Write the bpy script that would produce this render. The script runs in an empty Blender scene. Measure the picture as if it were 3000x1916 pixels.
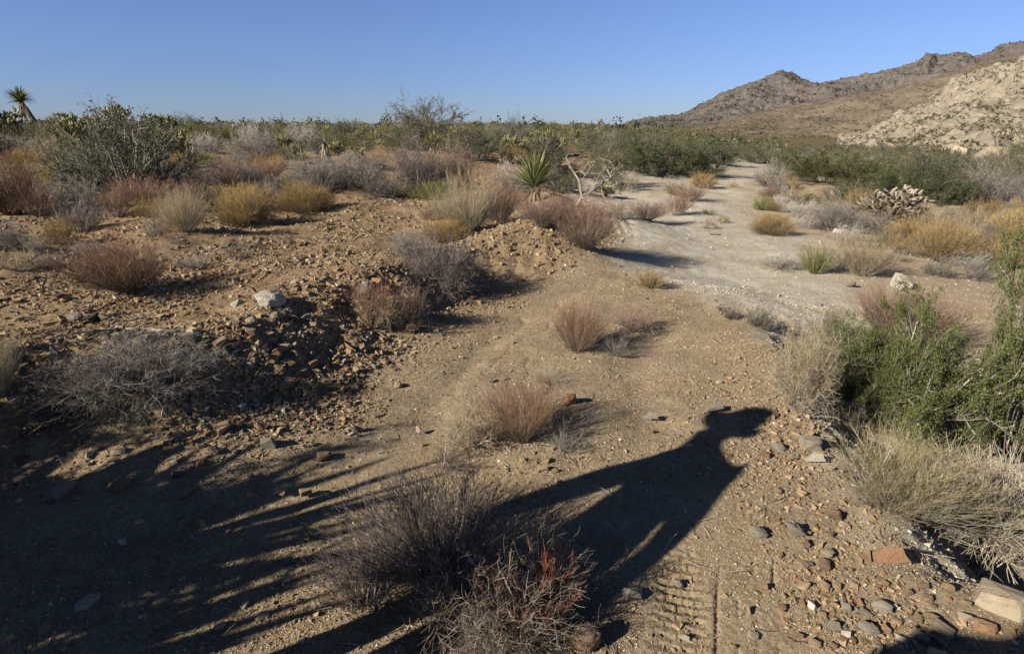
import bpy, bmesh, math, random
import numpy as np
from mathutils import Vector, Matrix, Quaternion

R = math.radians
# ------------------------------------------------------------------ camera, sky, sun, exposure
SC = bpy.context.scene
COL = SC.collection
FPX, CXP, CYP, CAMZ = 1667.0, 1500.0, 958.0, 1.6          # focal length and centre in photograph pixels
PITCH = math.atan((958 - 368) / FPX)
SUN_AZ, SUN_EL = 58.0, 27.0                                # heading of the shadows (right of straight ahead), elevation
cam_d = bpy.data.cameras.new('camera'); cam = bpy.data.objects.new('camera', cam_d); COL.objects.link(cam)
cam.location = (0, 0, CAMZ); cam.rotation_euler = (math.pi / 2 - PITCH, 0, 0)
cam_d.sensor_width = 36; cam_d.lens = 36 * FPX / 3000; cam_d.clip_start = .05; cam_d.clip_end = 30000
SC.camera = cam
W = bpy.data.worlds.new('World'); SC.world = W; W.use_nodes = True
nt = W.node_tree; nt.nodes.clear()
sky = nt.nodes.new('ShaderNodeTexSky'); sky.sky_type = 'NISHITA'; sky.sun_disc = False
sky.sun_elevation = R(SUN_EL); sky.sun_rotation = R(SUN_AZ + 180); sky.altitude = 900; sky.air_density = .9
sky.dust_density = .1; sky.ozone_density = 2.5
bg = nt.nodes.new('ShaderNodeBackground'); bg.inputs[1].default_value = .05
wo = nt.nodes.new('ShaderNodeOutputWorld')
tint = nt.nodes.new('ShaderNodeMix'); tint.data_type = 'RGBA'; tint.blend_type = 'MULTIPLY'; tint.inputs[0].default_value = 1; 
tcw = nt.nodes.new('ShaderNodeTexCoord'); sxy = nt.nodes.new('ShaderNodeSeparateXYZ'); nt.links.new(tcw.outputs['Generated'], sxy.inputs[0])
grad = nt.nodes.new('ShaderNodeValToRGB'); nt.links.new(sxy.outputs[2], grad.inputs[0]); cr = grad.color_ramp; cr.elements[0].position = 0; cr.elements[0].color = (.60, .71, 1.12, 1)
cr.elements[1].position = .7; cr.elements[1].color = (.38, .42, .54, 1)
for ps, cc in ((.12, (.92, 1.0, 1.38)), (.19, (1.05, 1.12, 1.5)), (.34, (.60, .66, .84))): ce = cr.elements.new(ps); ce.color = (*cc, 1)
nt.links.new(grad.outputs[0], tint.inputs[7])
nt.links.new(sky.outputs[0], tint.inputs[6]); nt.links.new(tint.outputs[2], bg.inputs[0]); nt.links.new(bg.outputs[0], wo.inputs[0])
sun_d = bpy.data.lights.new('sun', 'SUN'); sun = bpy.data.objects.new('sun', sun_d); COL.objects.link(sun)
sun_d.energy = 5.0; sun_d.angle = R(.5); sun_d.color = (1, .915, .78)
SD = Vector((math.sin(R(SUN_AZ)) * math.cos(R(SUN_EL)), math.cos(R(SUN_AZ)) * math.cos(R(SUN_EL)), -math.sin(R(SUN_EL))))
sun.rotation_euler = SD.to_track_quat('-Z', 'Y').to_euler(); sun.location = (-20, -20, 20)
vs = SC.view_settings; vs.view_transform = 'Standard'; vs.look = 'None'; vs.exposure = 0.7; vs.gamma = 1
SC.cycles.max_bounces = 5; SC.cycles.diffuse_bounces = 1; SC.cycles.transparent_max_bounces = 4

# ------------------------------------------------------------------ maths helpers
cp, sp = math.cos(PITCH), math.sin(PITCH)
def pix_dir(px, py):
    u = (np.asarray(px, float) - CXP) / FPX; v = (CYP - np.asarray(py, float)) / FPX
    return u, cp + sp * v, -sp + cp * v
def to_pix(x, y, z):
    z = z - CAMZ; d = y * cp - z * sp; d = np.where(np.abs(d) < 1e-6, 1e-6, d)
    return CXP + FPX * x / d, CYP - FPX * (y * sp + z * cp) / d, d
def G0(px, py, z=0.0):
    u, h, w = pix_dir(px, py); t = (z - CAMZ) / w
    return float(u * t), float(h * t)
def h2(ix, iy, seed):
    ix = ix.astype(np.int64).astype(np.uint32); iy = iy.astype(np.int64).astype(np.uint32)
    h = ix * np.uint32(374761393) + iy * np.uint32(668265263) + np.uint32((seed * 2246822519) & 0xffffffff)
    h = (h ^ (h >> np.uint32(13))) * np.uint32(1274126177)
    h = h ^ (h >> np.uint32(16)); h = h * np.uint32(2654435761); h = h ^ (h >> np.uint32(15))
    return h.astype(np.float64) / 4294967296.0
def gn(x, y, seed=0):
    ix = np.floor(x); iy = np.floor(y); fx = x - ix; fy = y - iy
    u = fx * fx * fx * (fx * (fx * 6 - 15) + 10); v = fy * fy * fy * (fy * (fy * 6 - 15) + 10)
    def g(a, b):
        an = h2(ix + a, iy + b, seed) * 6.2831853
        return np.cos(an) * (fx - a) + np.sin(an) * (fy - b)
    a = g(0, 0); b = g(1, 0); c = g(0, 1); d = g(1, 1)
    return ((a + (b - a) * u) * (1 - v) + (c + (d - c) * u) * v) * 1.5
def fbm(x, y, seed=0, octv=4, gain=.5):
    s = 0; a = 1
    for i in range(octv):
        s = s + a * gn(x, y, seed + i * 17); x = x * 2.03 + 3.1; y = y * 2.03 + 1.7; a *= gain
    return s
def ridged(x, y, seed=0, octv=5):
    s = 0; a = 1
    for i in range(octv):
        s = s + a * (1 - 2 * np.abs(gn(x, y, seed + i * 17))); x = x * 2.07 + 3.1; y = y * 2.07 + 1.7; a *= .5
    return s / 1.9
def worley(x, y, seed=0):
    ix = np.floor(x); iy = np.floor(y); best = np.full(x.shape, 9.0); val = np.zeros(x.shape)
    for a in (-1, 0, 1):
        for b in (-1, 0, 1):
            cx = ix + a + h2(ix + a, iy + b, seed); cy = iy + b + h2(ix + a, iy + b, seed + 5)
            d = np.hypot(cx - x, cy - y); m = d < best
            best = np.where(m, d, best); val = np.where(m, h2(ix + a, iy + b, seed + 9), val)
    return best, val
def sst(a, b, x):
    t = np.clip((x - a) / (b - a), 0, 1); return t * t * (3 - 2 * t)
def sdist(x, y, P):                                       # signed distance to a polyline, + on its left
    best = np.full(x.shape, 1e18); sg = np.ones(x.shape)
    for (ax, ay), (bx, by) in zip(P[:-1], P[1:]):
        dx, dy = bx - ax, by - ay; L2 = dx * dx + dy * dy
        t = np.clip(((x - ax) * dx + (y - ay) * dy) / L2, 0, 1)
        ex = x - ax - t * dx; ey = y - ay - t * dy; d = ex * ex + ey * ey
        cr = dx * (y - ay) - dy * (x - ax)
        m = d < best * .999999; best = np.where(m, d, best); sg = np.where(m, np.sign(cr), sg)
    return np.sqrt(best) * sg

# ------------------------------------------------------------------ the lie of the land
SHARED = [(1.53, 8.7), (1.7, 11), (1.2, 14), (1.4, 17), (3.2, 21), (6.5, 26), (11.5, 34), (17, 48), (24, 80), (60, 300), (500, 3000)]
LB = [(-9, -3.5), (-6, .2), (-4.2, 1.35), (-2.9, 2.05)] + [G0(*p) for p in ((560, 1345), (1000, 1215), (1130, 1060), (1250, 965), (1400, 885), (1580, 825), (1740, 780))] + SHARED
WB = [(9, -6), (4, -.4), (2.6, .8)] + [G0(*p) for p in ((3000, 1800), (2850, 1745), (2700, 1650), (2560, 1520), (2480, 1400), (2400, 1250), (2300, 1120), (2270, 1010), (2150, 915), (2000, 865), (1880, 830), (1760, 790))] + SHARED
WR = [(2.6, 5.5), (3.6, 8.5), (4.0, 12), (5.6, 17), (8.6, 23), (13.2, 31), (19, 46), (28, 80)]     # right edge of the open wash floor
M1 = G0(1110, 860, .3); M2 = G0(1640, 705, .3); M3 = G0(380, 1150, .3)
def masks(x, y):
    nx = .12 * gn(x * 1.7, y * 1.7, 71) + .05 * gn(x * 6, y * 6, 72)
    return sdist(x, y, LB) + nx, -sdist(x, y, WB) + nx
def H(x, y, macro=True):
    x = np.asarray(x, float); y = np.asarray(y, float)
    dl, dw = masks(x, y); r = np.hypot(x, y); az = np.degrees(np.arctan2(x, y))
    z = .26 * sst(0, 1.0, dl) + .12 * np.exp(-((dl - .75) / .45) ** 2) * (r < 12)
    z = z + .16 * np.exp(-(((x - M1[0]) / .5) ** 2 + ((y - M1[1]) / .45) ** 2)) + .24 * np.exp(-(((x - M2[0]) / .7) ** 2 + ((y - M2[1]) / .6) ** 2))
    z = z + .13 * np.exp(-(((x - M3[0]) / .9) ** 2 + ((y - M3[1]) / .4) ** 2))
    D = .20 - .07 * sst(4.5, 6, y) * (1 - sst(9, 11, y)) + .45 * (1 - sst(1.5, 6.0, y)) * sst(-1, 1.5, y + 2)
    z = z - D * sst(-.05, .5 + .4 * (1 - sst(2, 6, y)) + 1.1 * sst(4.2, 5.5, y), dw) - .03 * np.clip(dw - .5, 0, 5)
    lft = 1 - sst(-2, 11, az)
    z = z + lft * (.0085 * np.clip(r - 9, 0, 65)) * (dl > -5) * sst(-4, 3, dl)
    rgt = sst(8, 24, az)
    z = z - rgt * (.027 * np.clip(r - 24, 0, 108) + .011 * np.clip(r - 132, 0, 320))
    und = fbm(x * .45, y * .45, 3, 3)
    z = z + und * (.05 * sst(0, 2, np.abs(dl) + .2) * np.clip(r / 4, 0, 3)) * (1 - .7 * sst(0, 1, dw))
    z = z + fbm(x * .045, y * .045, 8, 3) * .28 * sst(25, 80, r)
    return z
def cast(px, py, steps=700):
    px = np.atleast_1d(np.asarray(px, float)); py = np.atleast_1d(np.asarray(py, float))
    u, h, w = pix_dir(px, py); t = np.geomspace(1.0, 600, steps)
    X = u[:, None] * t; Y = h[:, None] * t; Z = CAMZ + w[:, None] * t
    below = Z < H(X, Y); i = np.argmax(below, 1); i = np.where(below.any(1), i, steps - 1); i = np.maximum(i, 1)
    lo = t[i - 1]; hi = t[i]
    for _ in range(14):
        m = (lo + hi) / 2; b = CAMZ + w * m < H(u * m, h * m); hi = np.where(b, m, hi); lo = np.where(b, lo, m)
    return u * hi, h * hi, H(u * hi, h * hi), hi

# ------------------------------------------------------------------ mesh and material helpers
def mesh(name, V, F, mats=None, C=None, smooth=False):
    V = np.asarray(V, np.float32); F = np.asarray(F, np.int32); me = bpy.data.meshes.new(name)
    k = F.shape[1]; me.vertices.add(len(V)); me.vertices.foreach_set('co', V.ravel())
    me.loops.add(F.size); me.loops.foreach_set('vertex_index', F.ravel())
    me.polygons.add(len(F)); me.polygons.foreach_set('loop_start', np.arange(0, F.size, k, dtype=np.int32))
    try: me.polygons.foreach_set('loop_total', np.full(len(F), k, np.int32))
    except Exception: pass
    me.polygons.foreach_set('use_smooth', np.full(len(F), bool(smooth)))
    if C is not None:
        a = me.attributes.new('Col', 'FLOAT_COLOR', 'POINT'); c4 = np.ones((len(V), 4), np.float32); c4[:, :C.shape[1]] = C
        a.data.foreach_set('color', c4.ravel())
    if mats: me.materials.append(mats)
    me.update(calc_edges=True); return me
def put(name, me, parent=None, loc=None):
    o = bpy.data.objects.new(name, me); COL.objects.link(o)
    if parent: o.parent = parent
    if loc is not None: o.location = loc
    return o
def tag(o, label=None, cat=None, group=None, kind=None):
    if label: o['label'] = label
    if cat: o['category'] = cat
    if group: o['group'] = group
    if kind: o['kind'] = kind
    return o
def newmat(name):
    m = bpy.data.materials.new(name); m.use_nodes = True; n = m.node_tree
    return m, n, n.nodes['Principled BSDF'], n.nodes['Material Output']
def N(n, t, **kw):
    q = n.nodes.new(t)
    for k, v in kw.items():
        if k.startswith('i_'): q.inputs[k[2:]].default_value = v
        else: setattr(q, k, v)
    return q
def mixc(n, fac, a, b, mode='MIX'):
    q = n.nodes.new('ShaderNodeMix'); q.data_type = 'RGBA'; q.blend_type = mode
    for s, v in ((0, fac), (6, a), (7, b)):
        if hasattr(v, 'links'): n.links.new(v, q.inputs[s])
        else: q.inputs[s].default_value = v if s == 0 else (*v, 1)
    return q.outputs[2]
def ramp(n, x, p0, p1):
    q = n.nodes.new('ShaderNodeMapRange'); q.interpolation_type = 'SMOOTHSTEP'; n.links.new(x, q.inputs[0])
    q.inputs[1].default_value = p0; q.inputs[2].default_value = p1; return q.outputs[0]
def plantmat(name, rough=.7, trans=0.0, var=.25, scale=30):
    m, n, b, out = newmat(name)
    a = N(n, 'ShaderNodeAttribute', attribute_name='Col'); tc = N(n, 'ShaderNodeTexCoord'); no = N(n, 'ShaderNodeTexNoise', i_Scale=scale)
    n.links.new(tc.outputs['Object'], no.inputs['Vector'])
    oi = N(n, 'ShaderNodeObjectInfo')
    v = n.nodes.new('ShaderNodeMath'); v.operation = 'MULTIPLY_ADD'; n.links.new(no.outputs[0], v.inputs[0]); v.inputs[1].default_value = var * 2; v.inputs[2].default_value = 1 - var
    v2 = n.nodes.new('ShaderNodeMath'); v2.operation = 'MULTIPLY_ADD'; n.links.new(oi.outputs['Random'], v2.inputs[0]); v2.inputs[1].default_value = .3; v2.inputs[2].default_value = .85
    v3 = n.nodes.new('ShaderNodeMath'); v3.operation = 'MULTIPLY'; n.links.new(v.outputs[0], v3.inputs[0]); n.links.new(v2.outputs[0], v3.inputs[1])
    c = n.nodes.new('ShaderNodeVectorMath'); c.operation = 'SCALE'; n.links.new(a.outputs['Color'], c.inputs[0]); n.links.new(v3.outputs[0], c.inputs['Scale'])
    n.links.new(c.outputs[0], b.inputs['Base Color']); b.inputs['Roughness'].default_value = rough; b.inputs['Specular IOR Level'].default_value = .25
    if trans:
        t = N(n, 'ShaderNodeBsdfTranslucent'); n.links.new(c.outputs[0], t.inputs[0]); mx = N(n, 'ShaderNodeMixShader'); mx.inputs[0].default_value = trans
        n.links.new(b.outputs[0], mx.inputs[1]); n.links.new(t.outputs[0], mx.inputs[2]); n.links.new(mx.outputs[0], out.inputs[0])
    return m
M_STEM = plantmat('twig'); M_LEAF = plantmat('leaf', .6, .3); M_BLADE = plantmat('blade', .45, .1, .15, 8); M_WOOD = plantmat('weathered_wood', .8, 0, .35, 14)

def ground_mat():
    m, n, b, out = newmat('desert_ground')
    a = N(n, 'ShaderNodeAttribute', attribute_name='Col'); s = N(n, 'ShaderNodeSeparateColor'); n.links.new(a.outputs['Color'], s.inputs[0])
    tc = N(n, 'ShaderNodeTexCoord'); P = tc.outputs['Object']
    def noise(sc, det=4, ro=.6):
        q = N(n, 'ShaderNodeTexNoise', i_Scale=sc, i_Detail=det, i_Roughness=ro); n.links.new(P, q.inputs['Vector']); return q.outputs[0]
    big, mid, fine = noise(.7), noise(5), noise(45, 6, .7)
    vo = N(n, 'ShaderNodeTexVoronoi', i_Scale=55.0); n.links.new(P, vo.inputs['Vector'])
    vo2 = N(n, 'ShaderNodeTexVoronoi', i_Scale=140.0); n.links.new(P, vo2.inputs['Vector'])
    road = mixc(n, ramp(n, mid, .35, .65), (.27, .208, .135), (.345, .275, .187))
    terr = mixc(n, ramp(n, mid, .3, .7), (.195, .13, .074), (.28, .198, .124))
    wash = mixc(n, ramp(n, mid, .3, .7), (.465, .42, .335), (.56, .51, .42))
    washt = mixc(n, ramp(n, big, .56, .74), wash, (.46, .39, .29)); washt = mixc(n, s.outputs[1], washt, mixc(n, ramp(n, mid, .3, .7), (.36, .275, .18), (.44, .35, .245)))
    c = mixc(n, s.outputs[1], road, terr); c = mixc(n, s.outputs[0], c, washt)
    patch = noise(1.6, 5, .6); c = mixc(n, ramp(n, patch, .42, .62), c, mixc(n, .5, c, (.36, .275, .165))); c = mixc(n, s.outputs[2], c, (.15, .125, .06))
    sep = N(n, 'ShaderNodeSeparateColor'); n.links.new(vo.outputs['Color'], sep.inputs[0])
    g = N(n, 'ShaderNodeMapRange'); n.links.new(sep.outputs[0], g.inputs[0]); g.inputs[3].default_value = .86; g.inputs[4].default_value = 1.12
    sep2 = N(n, 'ShaderNodeSeparateColor'); n.links.new(vo2.outputs['Color'], sep2.inputs[0])
    g2 = N(n, 'ShaderNodeMapRange'); n.links.new(sep2.outputs[0], g2.inputs[0]); g2.inputs[3].default_value = .8; g2.inputs[4].default_value = 1.2
    mm = N(n, 'ShaderNodeMath', operation='MULTIPLY'); n.links.new(g.outputs[0], mm.inputs[0]); n.links.new(g2.outputs[0], mm.inputs[1])
    sc = N(n, 'ShaderNodeVectorMath', operation='SCALE'); n.links.new(c, sc.inputs[0]); n.links.new(mm.outputs[0], sc.inputs['Scale'])
    n.links.new(sc.outputs[0], b.inputs['Base Color']); b.inputs['Roughness'].default_value = .95; b.inputs['Specular IOR Level'].default_value = .1
    add = N(n, 'ShaderNodeMath', operation='SUBTRACT'); n.links.new(fine, add.inputs[0]); n.links.new(vo.outputs['Distance'], add.inputs[1])
    fine2 = noise(160, 5, .75); ad2 = N(n, 'ShaderNodeMath', operation='MULTIPLY_ADD'); n.links.new(add.outputs[0], ad2.inputs[0]); ad2.inputs[1].default_value = .35; n.links.new(fine2, ad2.inputs[2])
    bp = N(n, 'ShaderNodeBump', i_Strength=.8, i_Distance=.008); n.links.new(ad2.outputs[0], bp.inputs['Height']); n.links.new(bp.outputs[0], b.inputs['Normal'])
    return m
def stonemat(name, c1, c2, dark=(.05, .045, .04)):
    m, n, b, out = newmat(name); tc = N(n, 'ShaderNodeTexCoord')
    q = N(n, 'ShaderNodeTexNoise', i_Scale=2.3, i_Detail=6, i_Roughness=.65); n.links.new(tc.outputs['Object'], q.inputs['Vector'])
    q2 = N(n, 'ShaderNodeTexNoise', i_Scale=14, i_Detail=5, i_Roughness=.7); n.links.new(tc.outputs['Object'], q2.inputs['Vector'])
    c = mixc(n, ramp(n, q.outputs[0], .35, .65), c1, c2); c = mixc(n, ramp(n, q2.outputs[0], .6, .72), c, dark)
    oi = N(n, 'ShaderNodeObjectInfo'); mr = N(n, 'ShaderNodeMapRange'); n.links.new(oi.outputs['Random'], mr.inputs[0]); mr.inputs[3].default_value = .75; mr.inputs[4].default_value = 1.2
    ge = N(n, 'ShaderNodeNewGeometry'); sx = N(n, 'ShaderNodeSeparateXYZ'); n.links.new(ge.outputs['Normal'], sx.inputs[0]); du = N(n, 'ShaderNodeMath', operation='MULTIPLY'); n.links.new(ramp(n, sx.outputs[2], .1, 1.0), du.inputs[0]); n.links.new(ramp(n, q2.outputs[0], .3, .65), du.inputs[1])
    du2 = N(n, 'ShaderNodeMath', operation='MULTIPLY'); n.links.new(du.outputs[0], du2.inputs[0]); du2.inputs[1].default_value = .55; c = mixc(n, du2.outputs[0], c, (.32, .245, .155))
    sc = N(n, 'ShaderNodeVectorMath', operation='SCALE'); n.links.new(c, sc.inputs[0]); n.links.new(mr.outputs[0], sc.inputs['Scale'])
    n.links.new(sc.outputs[0], b.inputs['Base Color']); b.inputs['Roughness'].default_value = .85
    bp = N(n, 'ShaderNodeBump', i_Strength=.6, i_Distance=.06); n.links.new(q2.outputs[0], bp.inputs['Height']); n.links.new(bp.outputs[0], b.inputs['Normal'])
    return m

# ------------------------------------------------------------------ ground sheet
def micro(x, y, dl, dw):                                  # small relief: clods, ruts, tyre prints
    rr = np.hypot(x, y); te = sst(-.25, .35, dl); wa = sst(-.1, .2, dw); z = np.zeros(x.shape); near = 1 - sst(8, 22, rr)
    k = near * (.25 + 1.1 * te + .25 * wa)
    z += k * (.012 * fbm(x * 5, y * 5, 21, 3) + .006 * np.maximum(0, fbm(x * 19, y * 19, 25, 3)))
    z += (1 - sst(3, 7, rr)) * .0045 * fbm(x * 48, y * 48, 29, 2) * (.35 + te) * (.5 + np.clip(fbm(x * .9, y * .9, 43, 2) + .4, 0, 1))
    # tyre marks on the track: rows of lug prints with long grooves beside them
    f = (1 - sst(2.2, 3.6, y)) * (y > .4) * (1 - te) * (1 - wa)
    xc = .545 + .25 * (y - 1.4) + .02 * gn(y * 2, y * 0 + .5, 31); f1 = f * (1 - sst(1.65, 1.95, y)); f2 = f * (1 - sst(1.75, 2.3, y))
    w = np.exp(-((x - xc) / .085) ** 4); ph = (y + .25 * (x - xc) + .008 * gn(x * 20, y * 20, 33)) / .040
    z -= f1 * w * .019 * (ph - np.floor(ph)) * (.35 + .9 * np.clip(gn(x * 4, y * 4, 35) + .5, 0, 1))
    for gx in (.665, .735, .80, .87):
        z -= f2 * .011 * np.exp(-((x - gx - .37 * (y - 1.4) - .012 * gn(y * 3, y * 0 + gx * 9, 36)) / .008) ** 2) * np.clip(.3 + 2 * gn(x * 5, y * 5, 37), 0, 1)
    # older marks along the curving track and in the wash
    g = (rr > 2) * (rr < 7) * (1 - te) * (1 - wa); dd = dl + .05
    for off in (-.55, -.75, -.95):
        z -= g * .008 * np.exp(-((dd - off) / .03) ** 2) * np.clip(.5 + 2 * gn(x * 3, y * 3, 39), 0, 1)
    for off, wd in ((-.55, .13), (-1.75, .15)):
        z -= (1 - te) * (1 - wa) * (rr < 9) * .022 * np.exp(-((dl - off) / wd) ** 2)
    dwr = sdist(x, y, WR)
    for off in (.55, .7, .85, 1.7, 1.85, 2.0):
        z -= wa * near * sst(7.6, 9, y) * .03 * np.exp(-((dwr - off) / .06) ** 2) * np.clip(.6 + 1.5 * gn(x * .8, y * .4, 41), 0, 1)
    return z
def build_ground():
    az = np.concatenate([np.arange(-180, -57, 4.0), np.arange(-57, 57.01, .15), np.arange(60, 180, 4.0)])
    r = [.12]
    while r[-1] < 9000:
        q = r[-1]; r.append(q * (1.03 if q < .8 else 1.0042 if q < 5 else 1.008 if q < 40 else 1.03))
    r = np.array(r); A, Rr = np.meshgrid(np.radians(az), r); x = (Rr * np.sin(A)).ravel(); y = (Rr * np.cos(A)).ravel(); rr = Rr.ravel()
    z = H(x, y); dl, dw = masks(x, y)
    te = sst(-.25, .35, dl); wa = sst(-.2, .3 + .25 * sst(4, 6, y), dw + .12 * fbm(x * 2.2, y * 2.2, 77, 3))
    z = z + micro(x, y, dl, dw)
    V = np.stack([x, y, z], 1); na, nr = len(az), len(r)
    i, j = np.meshgrid(np.arange(nr - 1), np.arange(na), indexing='ij'); j2 = (j + 1) % na
    F = np.stack([i * na + j, i * na + j2, (i + 1) * na + j2, (i + 1) * na + j], -1).reshape(-1, 4)[:, ::-1]
    V = np.vstack([V, [[0, 0, float(H(np.array([0.]), np.array([0.]))[0])]]]); c = len(V) - 1
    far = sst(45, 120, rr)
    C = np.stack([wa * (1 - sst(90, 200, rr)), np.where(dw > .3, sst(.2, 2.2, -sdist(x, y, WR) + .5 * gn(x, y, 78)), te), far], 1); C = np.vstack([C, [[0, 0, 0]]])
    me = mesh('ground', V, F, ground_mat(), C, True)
    tag(put('ground', me), 'dry desert ground of brown gravel, tan track and pale sandy wash', 'ground', kind='structure')
build_ground()

# ------------------------------------------------------------------ mountains
def pix_az_el(P):
    o = []
    for px, py in P:
        u, h, w = pix_dir(px, py); o.append((math.degrees(math.atan2(u, h)), math.atan2(w, math.hypot(u, h))))
    return np.array(o)
def mount_mat(name, a, b, c, sc, spots, spotcol, bump=1.0):
    m, n, bs, out = newmat(name); tc = N(n, 'ShaderNodeTexCoord')
    def noise(s, d=6, ro=.65):
        q = N(n, 'ShaderNodeTexNoise', i_Scale=s, i_Detail=d, i_Roughness=ro); n.links.new(tc.outputs['Object'], q.inputs['Vector']); return q.outputs[0]
    n1, n2 = noise(sc), noise(sc * 7)
    col = mixc(n, ramp(n, n1, .4, .6), a, b); col = mixc(n, ramp(n, n2, .45, .7), col, c)
    vo = N(n, 'ShaderNodeTexVoronoi', i_Scale=spots); n.links.new(tc.outputs['Object'], vo.inputs['Vector'])
    q = ramp(n, vo.outputs['Distance'], .30, .18); s2 = ramp(n, noise(spots * .25, 2), .46, .58)
    mu = N(n, 'ShaderNodeMath', operation='MULTIPLY'); n.links.new(q, mu.inputs[0]); n.links.new(s2, mu.inputs[1])
    col = mixc(n, mu.outputs[0], col, spotcol)
    n.links.new(col, bs.inputs['Base Color']); bs.inputs['Roughness'].default_value = 1; bs.inputs['Specular IOR Level'].default_value = 0
    bp = N(n, 'ShaderNodeBump', i_Strength=.8, i_Distance=bump); n.links.new(n2, bp.inputs['Height']); n.links.new(bp.outputs[0], bs.inputs['Normal'])
    return m
def mountain(name, P, r0, r1, z0, mat, amp, fs, seed, nr=170, step=.06, rough=0, cell=0, label=None, jag=0, power=1.25, back=1.7):
    Q = pix_az_el(P); az = np.arange(Q[0, 0], Q[-1, 0], step); el = np.interp(az, Q[:, 0], Q[:, 1])
    s = np.concatenate([np.linspace(0, 1, nr), np.linspace(1, back, 40)[1:]])
    A, S = np.meshgrid(np.radians(az), s); E = np.tile(el, (len(s), 1))
    rad = r0 + (r1 - r0) * S; x = rad * np.sin(A); y = rad * np.cos(A)
    zc = CAMZ + r1 * np.tan(E) / 1.0
    prof = np.where(S <= 1, np.clip(S, 0, 1) ** power, 1 - ((S - 1) / (back - 1)) * .9)
    nz = ridged(x / fs, y / fs, seed, 6) - .4
    fade = np.sin(np.clip(S, 0, 1) * math.pi) ** .7
    hh = zc - z0
    z = z0 + hh * prof + amp * nz * fade * np.clip(hh / hh.max() * 1.6, .1, 1)
    if jag: z = z + jag * (np.abs(gn(x / 45, y / 45, seed + 3)) + .5 * np.abs(gn(x / 17, y / 17, seed + 4)) - .25) * np.clip(S, 0, 1) ** 3
    if cell:
        wx = x + 1.5 * gn(x / 4, y / 4, seed + 40); wy = y + 1.5 * gn(x / 4, y / 4, seed + 41); slab = np.clip(.55 + 1.6 * fbm(x / 22, y / 22, seed + 42, 3), .05, 1.25)
        for cs, ca in ((cell * 2.4, .55), (cell, .9), (cell * .45, .55)):
            d, v = worley(wx / cs, wy / cs * .8, seed + int(cs * 10))
            z = z + cs * ca * .8 * (1 - np.clip(d * 1.35, 0, 1) ** 2) * (.1 + v ** 2.2) * np.clip(S * 12, 0, 1) * rough * slab
    na = len(az); i, j = np.meshgrid(np.arange(len(s) - 1), np.arange(na - 1), indexing='ij')
    F = np.stack([i * na + j, i * na + j + 1, (i + 1) * na + j + 1, (i + 1) * na + j], -1).reshape(-1, 4)[:, ::-1]
    tag(put(name, mesh(name, np.stack([x, y, z], -1).reshape(-1, 3), F, mat, None, not cell)), label, 'mountain', kind='structure')
    return A, S, x, y, z
ridge = [(1805, 376), (1825, 369), (1870, 352), (1920, 345), (1990, 340), (2005, 334), (2070, 300), (2130, 268), (2200, 247), (2230, 238), (2270, 218), (2295, 209), (2330, 225), (2385, 250), (2440, 240), (2500, 228), (2540, 220), (2600, 210), (2640, 195), (2680, 182), (2703, 178), (2712, 160), (2728, 158), (2748, 172), (2790, 162), (2812, 160), (2845, 170), (2890, 157), (2930, 139), (2950, 137), (2990, 124), (3050, 112), (3150, 90), (3400, 60), (3700, 120)]
RG = mountain('mountain_ridge', ridge, 1500, 2600, -8, mount_mat('ridge_rock', (.14, .118, .108), (.108, .095, .091), (.168, .145, .126), .006, .09, (.085, .085, .06), 9), 80, 260, 4, 240, .045, label='jagged brown mountain ridge behind the scrub plain', jag=15)
slope = [(1950, 382), (2000, 376), (2090, 358), (2180, 338), (2350, 303), (2480, 280), (2600, 262), (2700, 238), (2790, 212), (2850, 190), (2920, 172), (3000, 158), (3150, 130), (3400, 120), (3700, 200)]
SL = mountain('hillside', slope, 420, 1300, -8, mount_mat('slope_earth', (.19, .152, .112), (.155, .126, .096), (.22, .176, .13), .012, .16, (.11, .105, .055), 4), 26, 150, 9, 170, .06, label='smooth brown scrub covered slope below the jagged ridge')
granite = [(2450, 425), (2490, 410), (2550, 388), (2610, 352), (2680, 322), (2735, 283), (2790, 248), (2850, 222), (2900, 200), (2930, 193), (2970, 186), (3050, 172), (3200, 150), (3500, 170), (3700, 300)]
GR = mountain('granite_hill', granite, 125, 330, -6.5, mount_mat('pale_granite', (.275, .235, .175), (.205, .178, .138), (.33, .285, .215), .05, .35, (.15, .13, .08), .5), 7, 60, 14, 420, .04, rough=1.0, cell=2.2, label='pale granite hill strewn with boulders beside the plain')
far1 = [(1598, 374), (1612, 366), (1628, 360), (1645, 368), (1665, 372), (1682, 372), (1700, 360), (1714, 361), (1735, 368), (1752, 372), (1790, 369), (1815, 376)]
mountain('distant_hills', far1, 5200, 6000, -60, mount_mat('far_rock', (.13, .12, .14), (.15, .13, .13), (.17, .14, .13), .002, .01, (.12, .11, .12), 10), 18, 400, 18, 60, .03, label='small dark hills on the far horizon')
far2 = [(1712, 373), (1722, 362), (1733, 361), (1745, 372), (1780, 368), (1810, 367), (1830, 376)]
mountain('distant_knolls', far2, 3300, 3800, -40, mount_mat('far_earth', (.22, .17, .13), (.19, .15, .12), (.24, .19, .15), .002, .02, (.12, .11, .1), 10), 8, 400, 19, 60, .03, label='low tan knolls in front of the far hills')

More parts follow.
